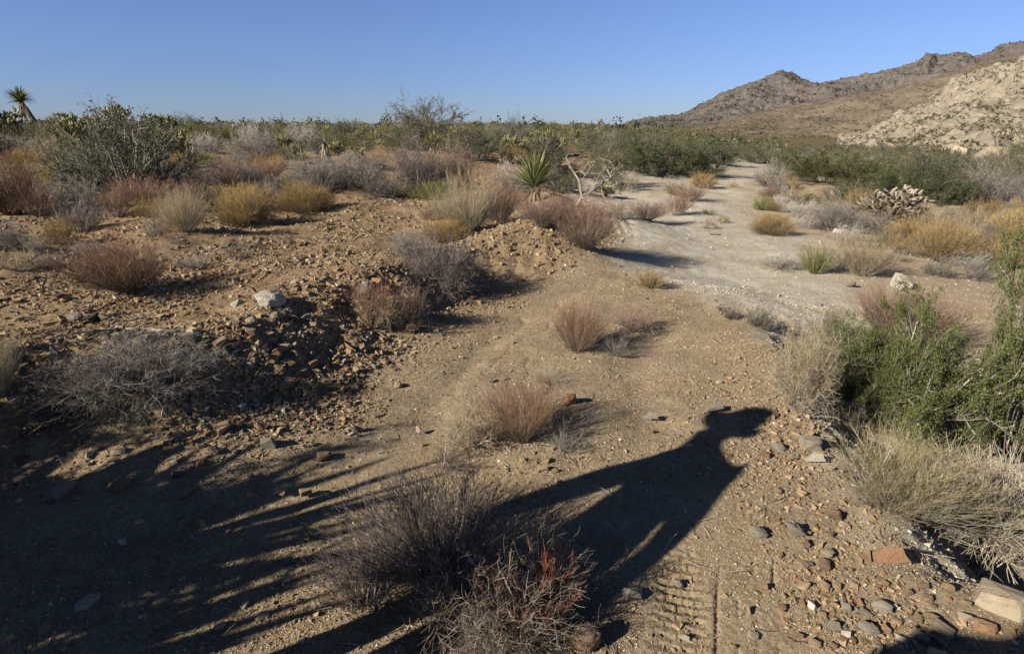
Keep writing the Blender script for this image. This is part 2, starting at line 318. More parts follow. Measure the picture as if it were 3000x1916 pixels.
# ------------------------------------------------------------------ plant geometry
def nrm(a): return a / np.maximum(np.linalg.norm(a, axis=-1, keepdims=True), 1e-9)
def run(rng, P0, D0, L, K, wob, up):
    n = len(P0); P = np.zeros((n, K, 3)); P[:, 0] = P0; d = nrm(D0); st = (L / (K - 1))[:, None]
    for k in range(1, K):
        d = nrm(d + wob * rng.normal(size=(n, 3)) + np.array([0, 0, up])); P[:, k] = P[:, k - 1] + d * st
    return P
def kids(rng, P, n, t0, t1, ang):
    m, K, _ = P.shape; idx = np.repeat(np.arange(m), n); t = rng.uniform(t0, t1, len(idx)) * (K - 1)
    i = np.minimum(t.astype(int), K - 2); f = (t - i)[:, None]; a = P[idx, i]; b = P[idx, i + 1]
    return a * (1 - f) + b * f, nrm(nrm(b - a) + ang * nrm(rng.normal(size=(len(idx), 3)))), idx
def tubes(P, r0, r1, sides=3, rng=None):
    n, K, _ = P.shape; T = np.zeros_like(P); T[:, 1:-1] = P[:, 2:] - P[:, :-2]; T[:, 0] = P[:, 1] - P[:, 0]; T[:, -1] = P[:, -1] - P[:, -2]; T = nrm(T)
    ref = nrm((rng or np.random.default_rng(0)).normal(size=(n, 1, 3))); U = nrm(np.cross(T, ref)); Wv = np.cross(T, U)
    s = np.linspace(0, 1, K)[None, :, None]; r0 = np.broadcast_to(np.asarray(r0, float), (n,))[:, None, None]; r1 = np.broadcast_to(np.asarray(r1, float), (n,))[:, None, None]
    rad = r0 * (1 - s) + r1 * s; an = np.arange(sides) * 2 * math.pi / sides
    V = P[:, :, None, :] + rad[..., None] * (np.cos(an)[None, None, :, None] * U[:, :, None] + np.sin(an)[None, None, :, None] * Wv[:, :, None])
    a, k, q = np.meshgrid(np.arange(n), np.arange(K - 1), np.arange(sides), indexing='ij'); q2 = (q + 1) % sides; b = a * K * sides
    F = np.stack([b + k * sides + q, b + k * sides + q2, b + (k + 1) * sides + q2, b + (k + 1) * sides + q], -1).reshape(-1, 4)
    return V.reshape(-1, 3), F, np.repeat(np.arange(n), K * sides)
def join(parts):
    V = []; F = []; C = []; o = 0
    for v, f, c in parts:
        V.append(v); F.append(f + o); C.append(c); o += len(v)
    return np.vstack(V), np.vstack(F), np.vstack(C)
def leaves(rng, C0, size, c1, c2, flat=0.0, asp=.5):
    n = len(C0); a = rng.normal(size=(n, 3)); a[:, 2] *= (1 - flat); a = nrm(a); b = nrm(np.cross(a, rng.normal(size=(n, 3))))
    s = size * rng.uniform(.6, 1.4, (n, 1)); V = np.stack([C0 - a * s, C0 - b * s * asp, C0 + a * s, C0 + b * s * asp], 1).reshape(-1, 3)
    F = np.arange(n * 4).reshape(-1, 4); m = rng.uniform(0, 1, (n, 1)); col = (np.array(c1) * (1 - m) + np.array(c2) * m) * rng.uniform(.7, 1.3, (n, 1))
    return V, F, np.repeat(col, 4, 0)
def colour(rng, V, pid, base, tip, h, glint=.06, gcol=(.5, .46, .4)):
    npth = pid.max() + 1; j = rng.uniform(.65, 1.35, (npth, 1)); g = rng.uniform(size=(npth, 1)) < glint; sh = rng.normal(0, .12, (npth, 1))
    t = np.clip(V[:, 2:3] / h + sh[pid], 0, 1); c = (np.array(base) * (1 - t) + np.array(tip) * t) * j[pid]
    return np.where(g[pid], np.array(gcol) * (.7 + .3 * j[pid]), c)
def fan(rng, n, amax, r=.06, amin=0, pw=.6):
    th = rng.uniform(0, 2 * math.pi, n); ph = np.radians(amin + (amax - amin) * rng.uniform(0, 1, n) ** pw)
    D = np.stack([np.sin(ph) * np.cos(th), np.sin(ph) * np.sin(th), np.cos(ph)], 1)
    P = np.stack([np.cos(th), np.sin(th), 0 * th], 1) * r * rng.uniform(0, 1, (n, 1)) ** .5
    ln = rng.normal(0, .13, 2) * (n > 30); D[:, :2] += ln; D[:, :2] *= (1 + .22 * (n > 30) * np.sin(th * rng.integers(1, 4) + rng.uniform(0, 6)))[:, None]
    return P, nrm(D), ph
PAL = dict(
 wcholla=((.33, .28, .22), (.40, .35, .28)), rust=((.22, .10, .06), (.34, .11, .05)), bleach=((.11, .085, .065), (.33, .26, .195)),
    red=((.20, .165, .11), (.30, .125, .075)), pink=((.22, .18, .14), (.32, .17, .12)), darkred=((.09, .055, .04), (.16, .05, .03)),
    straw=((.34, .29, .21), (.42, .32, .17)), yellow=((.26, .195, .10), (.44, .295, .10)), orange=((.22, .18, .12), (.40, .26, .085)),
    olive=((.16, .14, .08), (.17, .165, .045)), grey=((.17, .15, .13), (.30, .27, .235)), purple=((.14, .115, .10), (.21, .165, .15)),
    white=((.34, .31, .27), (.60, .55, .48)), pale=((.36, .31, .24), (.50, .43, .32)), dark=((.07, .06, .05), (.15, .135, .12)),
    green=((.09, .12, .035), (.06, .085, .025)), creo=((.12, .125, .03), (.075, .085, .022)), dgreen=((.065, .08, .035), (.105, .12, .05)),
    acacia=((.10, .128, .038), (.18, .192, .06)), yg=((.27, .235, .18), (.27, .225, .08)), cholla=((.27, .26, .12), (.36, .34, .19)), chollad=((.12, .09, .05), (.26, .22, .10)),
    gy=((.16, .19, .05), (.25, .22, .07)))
def shrub(kind, pal, seed, q=1.0):
    """returns list of (part name, V, F, C, material), unit width and height"""
    rng = np.random.default_rng(seed); a, b = PAL[pal]; out = []; th = .5 if q >= 1.2 else .85; q = q * 1.7 if q >= 1.2 else q
    gap = rng.uniform(0, 6.28)
    def stem(Ps, radii, base, tip, **kw):
        parts = []
        hmax = max(P[..., 2].max() for P in Ps)
        for P, (r0, r1) in zip(Ps, radii):
            V, F, pid = tubes(P, r0 * th, r1 * th, 3, rng); parts.append((V, F, colour(rng, V, pid, base, tip, hmax, **kw)))
        return join(parts)
    lf = None
    if kind == 'broom':
        n = int(95 * q); P0, D0, ph = fan(rng, n, 52, .10); L = rng.uniform(.6, 1, n) * (1 - .25 * np.sin(ph))
        P = run(rng, P0, D0, L, 6, .06, .05); k0, d0, i = kids(rng, P, 6, .25, .95, .45); P2 = run(rng, k0, d0, L[i] * rng.uniform(.2, .42, len(i)), 4, .08, .12)
        k1, d1, i1 = kids(rng, P2, 3, .2, .9, .5); P3 = run(rng, k1, d1, rng.uniform(.05, .14, len(i1)), 3, .1, .12)
        S = stem([P, P2, P3], [(.0055, .002), (.0032, .0015), (.0022, .0013)], a, b)
    elif kind == 'mound':
        n = int(150 * q); P0, D0, ph = fan(rng, n, 82, .10, 0, .55); L = rng.uniform(.75, 1, n) * (.52 + .10 * np.cos(ph))
        P = run(rng, P0, D0, L, 5, .06, .05); k0, d0, i = kids(rng, P, 7, .35, .98, .5); P2 = run(rng, k0, d0, rng.uniform(.08, .2, len(i)), 3, .1, .12)
        k1, d1, i1 = kids(rng, P2, 3, .3, 1, .5); P3 = run(rng, k1, d1, rng.uniform(.03, .08, len(i1)), 2, .1, .1)
        S = stem([P, P2, P3], [(.005, .002), (.003, .0016), (.0028, .0016)], a, b, glint=.03)
    elif kind == 'tangle':
        n = int(60 * q); P0, D0, ph = fan(rng, n, 80, .12, 0, .6); L = rng.uniform(.4, .68, n) * (.8 + .2 * np.cos(ph))
        P = run(rng, P0, D0, L, 7, .22, .03); k0, d0, i = kids(rng, P, 8, .2, 1, .95); P2 = run(rng, k0, d0, rng.uniform(.10, .28, len(i)), 5, .25, .03)
        k1, d1, i1 = kids(rng, P2, 5, .2, 1, 1.0); P3 = run(rng, k1, d1, rng.uniform(.04, .11, len(i1)), 3, .25, .02)
        S = stem([P, P2, P3], [(.008, .003), (.004, .002), (.0026, .0014)], a, b, glint=.1)
    elif kind in ('leafy', 'creosote', 'acacia', 'sparse'):
        up = kind in ('creosote', 'sparse'); n = {'leafy': 46, 'creosote': 40, 'acacia': 40, 'sparse': 20}[kind]
        P0, D0, ph = fan(rng, n, 58 if up else 82, .08, 4, .75); L = rng.uniform(.55, 1, n) * (1.0 if up else .62)
        P = run(rng, P0, D0, L, 7, .13, .04); k0, d0, i = kids(rng, P, 7, .25, 1, .7); P2 = run(rng, k0, d0, L[i] * rng.uniform(.18, .42, len(i)), 5, .15, .06)
        k1, d1, i1 = kids(rng, P2, 5, .15, 1, .8); P3 = run(rng, k1, d1, rng.uniform(.05, .13, len(i1)), 3, .15, .04)
        S = stem([P, P2, P3], [(.010, .003), (.005, .0022), (.0026, .0015)], (.16, .14, .12), (.19, .17, .14), glint=.1)
        nl = int({'leafy': 14000, 'creosote': 12000, 'acacia': 90000, 'sparse': 2600}[kind] * q); pool = P3.reshape(-1, 3) if kind != 'acacia' else np.vstack([P3[:, 1:].reshape(-1, 3)] * 2)
        zz = pool[:, 2] / pool[:, 2].max(); w = (.25 + zz) if up else (.5 + zz); c = pool[rng.choice(len(pool), nl, p=w / w.sum())] + rng.normal(0, .013, (nl, 3))
        lf = leaves(rng, c, {'acacia': .0050, 'sparse': .013}.get(kind, .0085), a, b)
    elif kind == 'cholla':
        n = 16; P0, D0, ph = fan(rng, n, 60, .07, 5, .8); L = rng.uniform(.3, .55, n); P = run(rng, P0, D0, L, 5, .16, .10)
        k0, d0, i = kids(rng, P, 6, .4, 1, .9); P2 = run(rng, k0, d0, rng.uniform(.13, .24, len(i)), 4, .1, .14)
        k1, d1, i1 = kids(rng, P2, 3, .4, 1, 1.0); P3 = run(rng, k1, d1, rng.uniform(.07, .14, len(i1)), 4, .06, .12)
        parts = []
        for Pq, r0, r1 in ((P, .02, .022), (P2, .018, .020), (P3, .013, .019)):
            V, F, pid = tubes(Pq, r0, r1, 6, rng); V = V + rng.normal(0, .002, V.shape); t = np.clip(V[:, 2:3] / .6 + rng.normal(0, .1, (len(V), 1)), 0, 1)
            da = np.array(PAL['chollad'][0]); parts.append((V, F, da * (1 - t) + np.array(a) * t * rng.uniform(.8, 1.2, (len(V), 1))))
        S = join(parts); pool = np.vstack([P2.reshape(-1, 3), P3.reshape(-1, 3), P3.reshape(-1, 3)]); c = pool[rng.choice(len(pool), 9000)]; dd = nrm(rng.normal(size=c.shape)); c = c + dd * .022
        s = .013; bb = nrm(np.cross(dd, rng.normal(size=c.shape))) * .0018; V = np.stack([c - bb, c + bb, c + dd * s, c + dd * s * .99], 1).reshape(-1, 3)
        lf = (V, np.arange(len(V)).reshape(-1, 4), np.repeat(np.array(b) * rng.uniform(.8, 1.2, (len(c), 1)), 4, 0))
    elif kind == 'grass':
        n = int(420 * q); P0, D0, ph = fan(rng, n, 70, .16, 0, .7); L = rng.uniform(.4, 1, n); P = run(rng, P0, D0, L, 6, .07, -.12)
        S = stem([P], [(.0035, .001)], a, b)
    elif kind == 'tumble':
        n = int(300 * q); P0, D0, ph = fan(rng, n, 100, .06, 0, .7); L = rng.uniform(.35, .6, n); P = run(rng, P0, D0, L, 9, .10, .03)
        k0, d0, i = kids(rng, P, 6, .3, 1, .7); P2 = run(rng, k0, d0, rng.uniform(.08, .22, len(i)), 6, .16, .06)
        P[..., 2] += .42; P2[..., 2] += .42; n2 = 20; Pq, Dq, _ = fan(rng, n2, 30, .05); P3 = run(rng, Pq, Dq, np.full(n2, .45), 5, .08, 0)
        S = stem([P, P2, P3], [(.0040, .0018), (.0024, .0014), (.008, .004)], a, b)
    V = S[0] if lf is None else np.vstack([S[0], lf[0]])
    lo, hi = np.percentile(V, 1.5, 0), np.percentile(V, 98.5, 0); wd = max(hi[0] - lo[0], hi[1] - lo[1]); k = np.array([1 / wd, 1 / wd, 1 / hi[2]])
    if lf is None: return [('stems', S[0] * k, S[1], S[2], M_STEM)]
    return [('stems', S[0] * k, S[1], S[2], M_STEM), ('spines' if kind == 'cholla' else 'foliage', lf[0] * k, lf[1], lf[2], M_LEAF)]
def blades(rng, D, L, w, base, tip, droop=-.05, origin=None, K=6, curl=.04):
    n = len(D); P0 = D * .03 if origin is None else origin; P = run(rng, P0, D, L, K, .02, droop)
    T = nrm(P[:, -1] - P[:, 0])[:, None]; side = nrm(np.cross(T, np.array([0, 0, 1.0]) + .15 * rng.normal(size=(n, 1, 3)))); upv = nrm(np.cross(side, T))
    s = np.linspace(0, 1, K); wp = (np.minimum(1, .55 + s * 1.6) * (1 - s ** 2.2)) [None, :, None] * w + .0006
    V = np.stack([P + side * wp + upv * wp * .45, P, P - side * wp + upv * wp * .45], 2)
    a, k, q = np.meshgrid(np.arange(n), np.arange(K - 1), np.arange(2), indexing='ij'); b = a * K * 3
    F = np.stack([b + k * 3 + q, b + k * 3 + q + 1, b + (k + 1) * 3 + q + 1, b + (k + 1) * 3 + q], -1).reshape(-1, 4)
    t = np.broadcast_to(s[None, :, None, None], (n, K, 3, 1)); j = rng.uniform(.75, 1.25, (n, 1, 1, 1)); edge = np.array([1.35, 1, 1.35])[None, None, :, None]
    C = (np.array(base) * (1 - t) + np.array(tip) * t) * j * edge
    return V.reshape(-1, 3), F, C.reshape(-1, 3)
def yucca_parts(seed, R0, trunk, n=85, lean=(0, 0), amax=95, tw=.09, cols=((.10, .14, .035), (.22, .22, .07)), dead=True, skirt=60):
    rng = np.random.default_rng(seed); top = np.array([lean[0], lean[1], trunk]); out = []
    _, D, ph = fan(rng, n, amax, 0, 2, .75); V, F, C = blades(rng, D, R0 * rng.uniform(.8, 1.05, n), .022 * R0 / .5, *cols); out.append(('leaf_rosette', V + top, F, C, M_BLADE))
    if trunk > .15:
        K = 8; P = np.linspace([0, 0, -.05], top, K)[None] + 0; P[0, :, :2] += .02 * rng.normal(size=(K, 2)); V, F, pid = tubes(P, tw * 1.1, tw * .8, 10, rng); V += rng.normal(0, tw * .08, V.shape)
        out.append(('trunk', V, F, np.tile([.13, .10, .075], (len(V), 1)) * rng.uniform(.7, 1.3, (len(V), 1)), M_WOOD))
    if dead:
        _, D, ph = fan(rng, skirt, 170, 0, 105, 1.0); o = top - np.array([0, 0, 1]) * rng.uniform(0, min(trunk, R0 * .9) + .02, (skirt, 1)) + D * .03
        V, F, C = blades(rng, D, R0 * rng.uniform(.5, .85, skirt), .02 * R0 / .5, (.30, .25, .17), (.38, .31, .21), -.35, o); out.append(('dead_leaf_skirt', V, F, C, M_BLADE))
    return out
CACHE = {}
def proto(kind, pal, var, q=1.0):
    k = (kind, pal, var, q)
    if k not in CACHE:
        CACHE[k] = [(nm, mesh(nm, V, F, mt, C, nm == 'stems')) for nm, V, F, C, mt in shrub(kind, pal, hash_seed(k), q)]
    return CACHE[k]
def hash_seed(k):
    s = 7
    for ch in str(k): s = (s * 131 + ord(ch)) % 1000003
    return s
NAMES = dict(wcholla='cholla_cactus', rust='rust_red_shrub', bleach='twiggy_shrub', red='red_stemmed_shrub', pink='pink_stemmed_shrub', darkred='dark_red_shrub', straw='straw_shrub', yellow='yellow_shrub', orange='orange_shrub', olive='olive_shrub', grey='grey_shrub', purple='purple_grey_shrub', white='white_shrub', pale='pale_dry_shrub', dark='dark_shrub', green='green_bush', creo='creosote_bush', dgreen='dark_green_bush', acacia='acacia_bush', yg='yellow_green_shrub', cholla='cholla_cactus', gy='green_yellow_shrub')
PLANTS = []                                                # (object, x, y, z, short name or None, look, cat)
def plant(x, y, z, w, h, kind, pal, var=0, rz=0, q=1.0, label=None, short=None, look=None, group=None, tilt=0, cat=None):
    P = proto(kind, pal, var, q); nm = 'grass_tuft' if kind == 'grass' else 'cholla_cactus' if kind == 'cholla' else 'tumbleweed' if kind == 'tumble' else NAMES[pal]
    if len(P) == 1: o = put(nm, P[0][1])
    else:
        o = put(nm, None)
        for n_, me in P: put(n_, me, o)
    o.location = (x, y, z - .02 * h); o.rotation_euler = (tilt, 0, rz); o.scale = (w, w, h)
    cat = cat or ('grass' if kind == 'grass' else 'cactus' if kind == 'cholla' else 'shrub' if len(P) == 1 else 'bush')
    tag(o, label, cat, group); PLANTS.append([o, x, y, z, short, look, cat]); return o
def plant_px(px, py, wpx, hpx, kind, pal, var=0, label=None, short=None, q=1.0, look=None, push=.3, rz=None, group=None, cat=None):
    """px, py: centre of the plant's foot in the photograph; wpx, hpx its width and height there"""
    x, y, z, d = (float(v[0]) for v in cast(px, py)); w = wpx / FPX * d * 1.02; n = math.hypot(x, y)
    x += x / n * w * push; y += y / n * w * push; z = float(H(np.array([x]), np.array([y]))[0])
    vt = (CYP - (py - hpx)) / FPX; h = y * (vt * cp - sp) / (cp + vt * sp) + CAMZ - z; h = max(h, .3 * w * hpx / wpx, .05)
    return plant(x, y, z, w, h, kind, pal, var, (px * 7.3) % 6.28 if rz is None else rz, q, label, short, look, group, cat=cat)

# ------------------------------------------------------------------ plants placed from the photograph
# centre x, foot y, width, height (photograph pixels), geometry, colours, variant, label, short name, quality
KEY = [
 (1290, 1800, 500, 350, 'broom', 'purple', 1, 'large upright grey-brown shrub half in shadow at the bottom centre of the track', 'big shadowed shrub', 1.7),
 (1450, 1950, 480, 330, 'tangle', 'bleach', 2, 'tangled bleached twiggy bush at the bottom edge left of the round stone', 'bleached tangled bush', 1.6),
 (1540, 1890, 260, 270, 'broom', 'rust', 3, 'few loose rust-red stems growing out of the bleached tangled bush', None, .8),
 (1085, 1830, 260, 190, 'broom', 'purple', 4, 'low grey sprig bush at the lower left of the large shadowed shrub', None, .8),
 (1530, 1325, 235, 190, 'broom', 'red', 5, 'red-tipped shrub in the middle of the track in front of the orange block rock', 'mid-track red shrub', 1.3),
 (1380, 1330, 150, 150, 'tangle', 'straw', 6, 'small straw-coloured twigs at the left foot of the mid-track red shrub', None, .7),
 (1660, 1345, 130, 80, 'broom', 'grey', 7, 'little pale sprig shrub just right of the mid-track red shrub', None, .5),
 (1320, 1385, 130, 70, 'broom', 'dark', 8, 'low dark sprig shrub left of the mid-track red shrub', None, .5),
 (1690, 1045, 155, 150, 'broom', 'red', 9, 'upright red-stemmed shrub standing alone on the upper track', 'upright red shrub', 1.2),
 (1810, 1050, 80, 70, 'broom', 'grey', 7, 'thin pale sprigs in the shade right of the upright red shrub', None, .4),
 (1850, 982, 125, 85, 'tangle', 'pink', 10, 'low pinkish twig shrub right of and behind the upright red shrub', None, .8),
 (1610, 1140, 150, 70, 'grass', 'pale', 1, 'flattened pale dry grass tuft in front of the upright red shrub', 'flat pale tuft', .9),
 (1905, 850, 88, 58, 'mound', 'yellow', 2, 'small bright yellow tuft where the track meets the wash', 'bright yellow tuft', .7),
 (2140, 940, 55, 38, 'leafy', 'green', 1, 'small green sprig at the edge between the track and the pale wash', None, .12),
 (2220, 962, 85, 60, 'leafy', 'green', 2, 'small low green plant casting a short shadow on the pale wash', 'small green wash plant', .2),
 (2330, 1180, 170, 215, 'tangle', 'straw', 11, 'rounded dry twiggy bush at the track edge left of the big green bush', 'dry edge bush', 1.2),
 (2610, 1340, 480, 450, 'acacia', 'acacia', 1, 'big bright green bush spreading below the right edge of the track', 'big green bush', 1.0),
 (2500, 1240, 280, 260, 'acacia', 'acacia', 2, 'green leafy lobe in front of the dry edge bush, left part of the green thicket', None, .9),
 (2945, 1400, 380, 700, 'acacia', 'acacia', 5, 'tall green bush cut off by the right edge of the photo', 'tall right-edge green bush', 1.0),
 (2600, 1530, 350, 245, 'broom', 'yg', 12, 'yellow-green broom-like shrub on the bank below the big green bush', 'yellow-green bank shrub', 1.6),
 (2850, 1690, 430, 330, 'tumble', 'pale', 1, 'round pale tumbleweed-like ball of dry stems at the lower right bank', 'pale round bush', 1.0),
 (2610, 1040, 280, 190, 'broom', 'pink', 13, 'pink-tipped shrub on the wash behind the big green bush', 'pink wash shrub', 1.2),
 (2440, 1030, 100, 120, 'leafy', 'gy', 3, 'small green sprigs at the left of the pink wash shrub', None, .3),
 (2480, 1250, 120, 90, 'tangle', 'grey', 3, 'low grey twigs under the left side of the green thicket', None, .6),
 # left terrace
 (400, 872, 250, 172, 'broom', 'red', 14, 'large rust-red dome shrub alone on the left gravel terrace', 'large rust-red shrub', 1.8),
 (440, 1235, 400, 225, 'tangle', 'grey', 15, 'wide dark grey thorny dead shrub sprawling on the left bank', 'sprawling dead shrub', 1.8),
 (240, 1250, 220, 130, 'tangle', 'dark', 16, 'low dark twigs at the left end of the sprawling dead shrub', None, 1.0),
 (15, 1190, 170, 235, 'broom', 'straw', 17, 'tall straw-coloured shrub cut off by the left edge above the bank', 'left-edge straw shrub', 1.2),
 (345, 1250, 110, 75, 'tangle', 'pale', 18, 'few bleached dead twigs below the sprawling dead shrub', None, .25),
 (262, 765, 82, 62, 'broom', 'grey', 1, 'small grey tuft left of the large rust-red shrub', None, .9),
 (55, 800, 130, 62, 'broom', 'straw', 2, 'low straw tuft near the left edge left of the large rust-red shrub', None, .9),
 (150, 795, 90, 55, 'broom', 'grey', 3, 'low grey tuft next to the left-edge straw tuft', None, .8),
 (578, 797, 95, 50, 'broom', 'grey', 4, 'small grey tuft right of the large rust-red shrub', None, .7),
 (700, 760, 90, 60, 'tangle', 'dark', 5, 'flat dark dead twigs on the gravel right of the rust-red shrub', None, .2),
 (790, 872, 110, 90, 'broom', 'red', 6, 'thin sparse reddish twigs behind the two pale grey stones', None, .12),
 (893, 630, 150, 92, 'mound', 'yellow', 1, 'golden yellow dome shrub on the terrace, brightest of the left ones', 'golden dome shrub', 1.6),
 (718, 668, 150, 118, 'mound', 'yellow', 3, 'olive yellow shrub left of the golden dome shrub', 'olive yellow shrub', 1.3),
 (545, 688, 130, 130, 'broom', 'straw', 7, 'tall straw shrub left of the olive yellow shrub', 'tall straw shrub', 1.4),
 (460, 695, 60, 62, 'tangle', 'grey', 8, 'small grey twig bush at the left foot of the tall straw shrub', None, .8),
 (505, 718, 60, 55, 'broom', 'red', 8, 'small reddish sprig in front of the tall straw shrub', None, .4),
 (185, 720, 80, 78, 'mound', 'yellow', 4, 'small yellow tuft among grey twigs in the left part', None, .9),
 (240, 690, 130, 95, 'broom', 'purple', 9, 'greyish twiggy shrub behind the small left yellow tuft', None, 1.0),
 (110, 750, 70, 60, 'broom', 'grey', 10, 'small grey shrub left of the small left yellow tuft', None, .8),
 (30, 740, 110, 90, 'tangle', 'grey', 11, 'grey tangled shrub at the left edge in front of the dark red one', None, 1.0),
 (45, 640, 190, 165, 'broom', 'darkred', 12, 'large dark red shrub at the left edge', 'dark red edge shrub', 1.4),
 (120, 640, 110, 90, 'broom', 'red', 13, 'reddish brown shrub right of the dark red edge shrub', None, 1.0),
 (425, 610, 150, 90, 'broom', 'red', 14, 'red twig shrub in the shade under the tall white-stemmed green bush', None, 1.1),
 (450, 640, 90, 60, 'mound', 'yellow', 5, 'yellow tuft in front of the red twig shrub under the green bush', None, .8),
 (340, 612, 60, 52, 'mound', 'yellow', 6, 'small yellow tuft left of the red twig shrub', None, .6),
 (220, 590, 70, 55, 'mound', 'orange', 1, 'small yellow-orange tuft behind the left grey shrubs', None, .7),
 (145, 560, 110, 75, 'mound', 'yellow', 7, 'broad dull yellow shrub behind the reddish brown shrub', None, .9),
 (1290, 865, 220, 165, 'tangle', 'purple', 17, 'purplish grey twiggy bush hanging over the bank at the middle left', 'purplish bank bush', 1.8),
 (1200, 760, 130, 85, 'tangle', 'grey', 18, 'pale grey twigs at the upper left of the purplish bank bush', None, 1.0),
 (1305, 715, 135, 72, 'mound', 'yellow', 8, 'low golden cushion shrub above the purplish bank bush', 'golden cushion shrub', 1.6),
 (1375, 690, 190, 180, 'broom', 'straw', 15, 'fan of straw stems with white lower stalks behind the golden cushion shrub', 'white-stalked straw shrub', 1.6),
 (1275, 650, 90, 62, 'mound', 'straw', 9, 'small dull straw mound left of the white-stalked straw shrub', None, .9),
 (1460, 655, 140, 140, 'broom', 'red', 16, 'red-topped shrub right of the white-stalked straw shrub', 'red-topped shrub', 1.3),
 (1590, 700, 150, 135, 'broom', 'pink', 17, 'pinkish shrub at the left of the dead grey tree', 'left pink bank shrub', 1.4),
 (1715, 745, 170, 165, 'broom', 'pink', 18, 'big pinkish shrub leaning over the end of the bank beside the wash', 'leaning pink bank shrub', 1.8),
 (1095, 985, 150, 150, 'broom', 'red', 19, 'rust-red sprigs on the rocky bank left of a pale twiggy shrub', 'rust-red bank sprigs', .7),
 (1205, 955, 110, 110, 'tangle', 'pink', 19, 'pale brown twiggy shrub at the foot of the rocky bank', 'pale bank shrub', 1.3),
 (1070, 890, 90, 70, 'broom', 'pink', 20, 'thin pinkish sprigs on top of the rocky bank', None, .4),
 # middle band, left to right
 (385, 575, 370, 245, 'leafy', 'dgreen', 7, 'tall open dark green bush with pale stems on the left plain', 'tall white-stemmed green bush', .75),
 (290, 560, 200, 170, 'leafy', 'green', 4, 'lower green bush left of the tall white-stemmed green bush', None, .8),
 (230, 455, 130, 110, 'cholla', 'cholla', 1, 'pale yellow cholla cactus behind the lower green bush on the left', 'left pale cholla', 1.0),
 (285, 400, 90, 62, 'cholla', 'cholla', 2, 'cholla cactus on the skyline right of the tall yucca', None, 1.0),
 (200, 372, 50, 40, 'cholla', 'cholla', 3, 'small cholla on the skyline just right of the low yucca', None, 1.0),
 (345, 368, 70, 60, 'cholla', 'cholla', 4, 'brownish cholla on the skyline above the tall white-stemmed green bush', None, 1.0),
 (480, 385, 80, 48, 'cholla', 'cholla', 5, 'yellowish cholla on the skyline right of the tall white-stemmed green bush', None, 1.0),
 (15, 425, 90, 110, 'cholla', 'cholla', 6, 'dark branching cholla on the skyline at the left edge', None, 1.0),
 (545, 375, 90, 45, 'creosote', 'creo', 1, 'low green bush on the skyline above the dark gap in the plain', None, .6),
 (75, 425, 130, 55, 'mound', 'olive', 1, 'rounded olive shrub below the tall yucca', None, 1.0),
 (60, 470, 160, 70, 'mound', 'grey', 1, 'broad grey mound below the rounded olive shrub', None, 1.0),
 (180, 500, 150, 110, 'tangle', 'straw', 12, 'straw twiggy shrub left of the lower green bush', None, 1.0),
 (520, 545, 130, 80, 'tangle', 'grey', 13, 'grey shrub right of the tall white-stemmed green bush', None, 1.0),
 (700, 560, 150, 95, 'broom', 'pink', 21, 'pink and grey shrub with a dark base left of the golden dome shrub', 'pink-grey shrub', 1.2),
 (740, 560, 90, 85, 'tangle', 'grey', 14, 'pale grey twig shrub right of the pink-grey shrub', None, 1.0),
 (603, 487, 80, 40, 'mound', 'gy', 1, 'small bright yellow-green shrub behind the open gravel', 'yellow-green spot shrub', .9),
 (605, 450, 110, 55, 'tangle', 'white', 1, 'whitish frosted shrub left of the spiky yucca', None, 1.0),
 (740, 440, 120, 80, 'tangle', 'white', 2, 'whitish frosted shrub right of the spiky yucca', None, 1.0),
 (890, 430, 110, 65, 'tangle', 'white', 3, 'whitish frosted shrub left of the drooping dead yucca', None, 1.0),
 (760, 470, 110, 75, 'tangle', 'grey', 15, 'grey shrub left of the drooping dead yucca', None, 1.0),
 (930, 580, 170, 125, 'tangle', 'grey', 16, 'large grey thorny shrub below the drooping dead yucca', 'large grey thorny shrub', 1.4),
 (1050, 560, 170, 110, 'tangle', 'grey', 17, 'second large grey thorny shrub right of the one below the dead yucca', None, 1.4),
 (1120, 590, 120, 70, 'tangle', 'dark', 18, 'dark grey low shrub in front of the large grey thorny shrubs', None, 1.0),
 (1230, 570, 180, 150, 'tangle', 'purple', 20, 'brownish thorny shrub in front of the tall creosote', 'brown thorny shrub', 1.3),
 (1330, 540, 140, 120, 'tangle', 'pink', 21, 'pale brown twiggy shrub right of the brown thorny shrub', None, 1.2),
 (1110, 500, 100, 50, 'broom', 'red', 22, 'red shrub behind the large grey thorny shrubs', None, 1.0),
 (1175, 580, 60, 40, 'broom', 'orange', 2, 'small tan broken sprigs in front of the brown thorny shrub', None, .4),
 (1260, 590, 110, 55, 'mound', 'gy', 2, 'yellow-green low shrub left of the white-stalked straw shrub', None, 1.0),
 (1240, 450, 250, 160, 'creosote', 'creo', 2, 'tall sparse creosote bush rising above the skyline at the centre', 'tall creosote', .8),
 (1395, 480, 170, 100, 'leafy', 'dgreen', 5, 'dark green bush right of the tall creosote', 'dark green bush', 1.0),
 (1508, 430, 62, 100, 'creosote', 'dark', 3, 'thin dark nearly bare bush rising above the skyline', 'thin dark bush', .35),
 (1490, 560, 110, 90, 'tangle', 'white', 4, 'whitish shrub left of the large green yucca', None, 1.0),
 (1640, 565, 130, 80, 'leafy', 'dgreen', 6, 'very dark green bush behind the dead grey tree', None, 1.0),
 (1760, 545, 160, 120, 'creosote', 'olive', 4, 'olive green bush behind the dead grey tree', None, 1.0),
 (1900, 520, 220, 110, 'leafy', 'dgreen', 7, 'broad dark green bush left of the far wash', 'broad dark bush', 1.2),
 (2040, 525, 180, 105, 'leafy', 'dgreen', 8, 'dark green bush at the left bank of the far wash', None, 1.2),
 (2110, 485, 120, 60, 'leafy', 'dgreen', 9, 'dark bush closing the far end of the wash', None, 1.0),
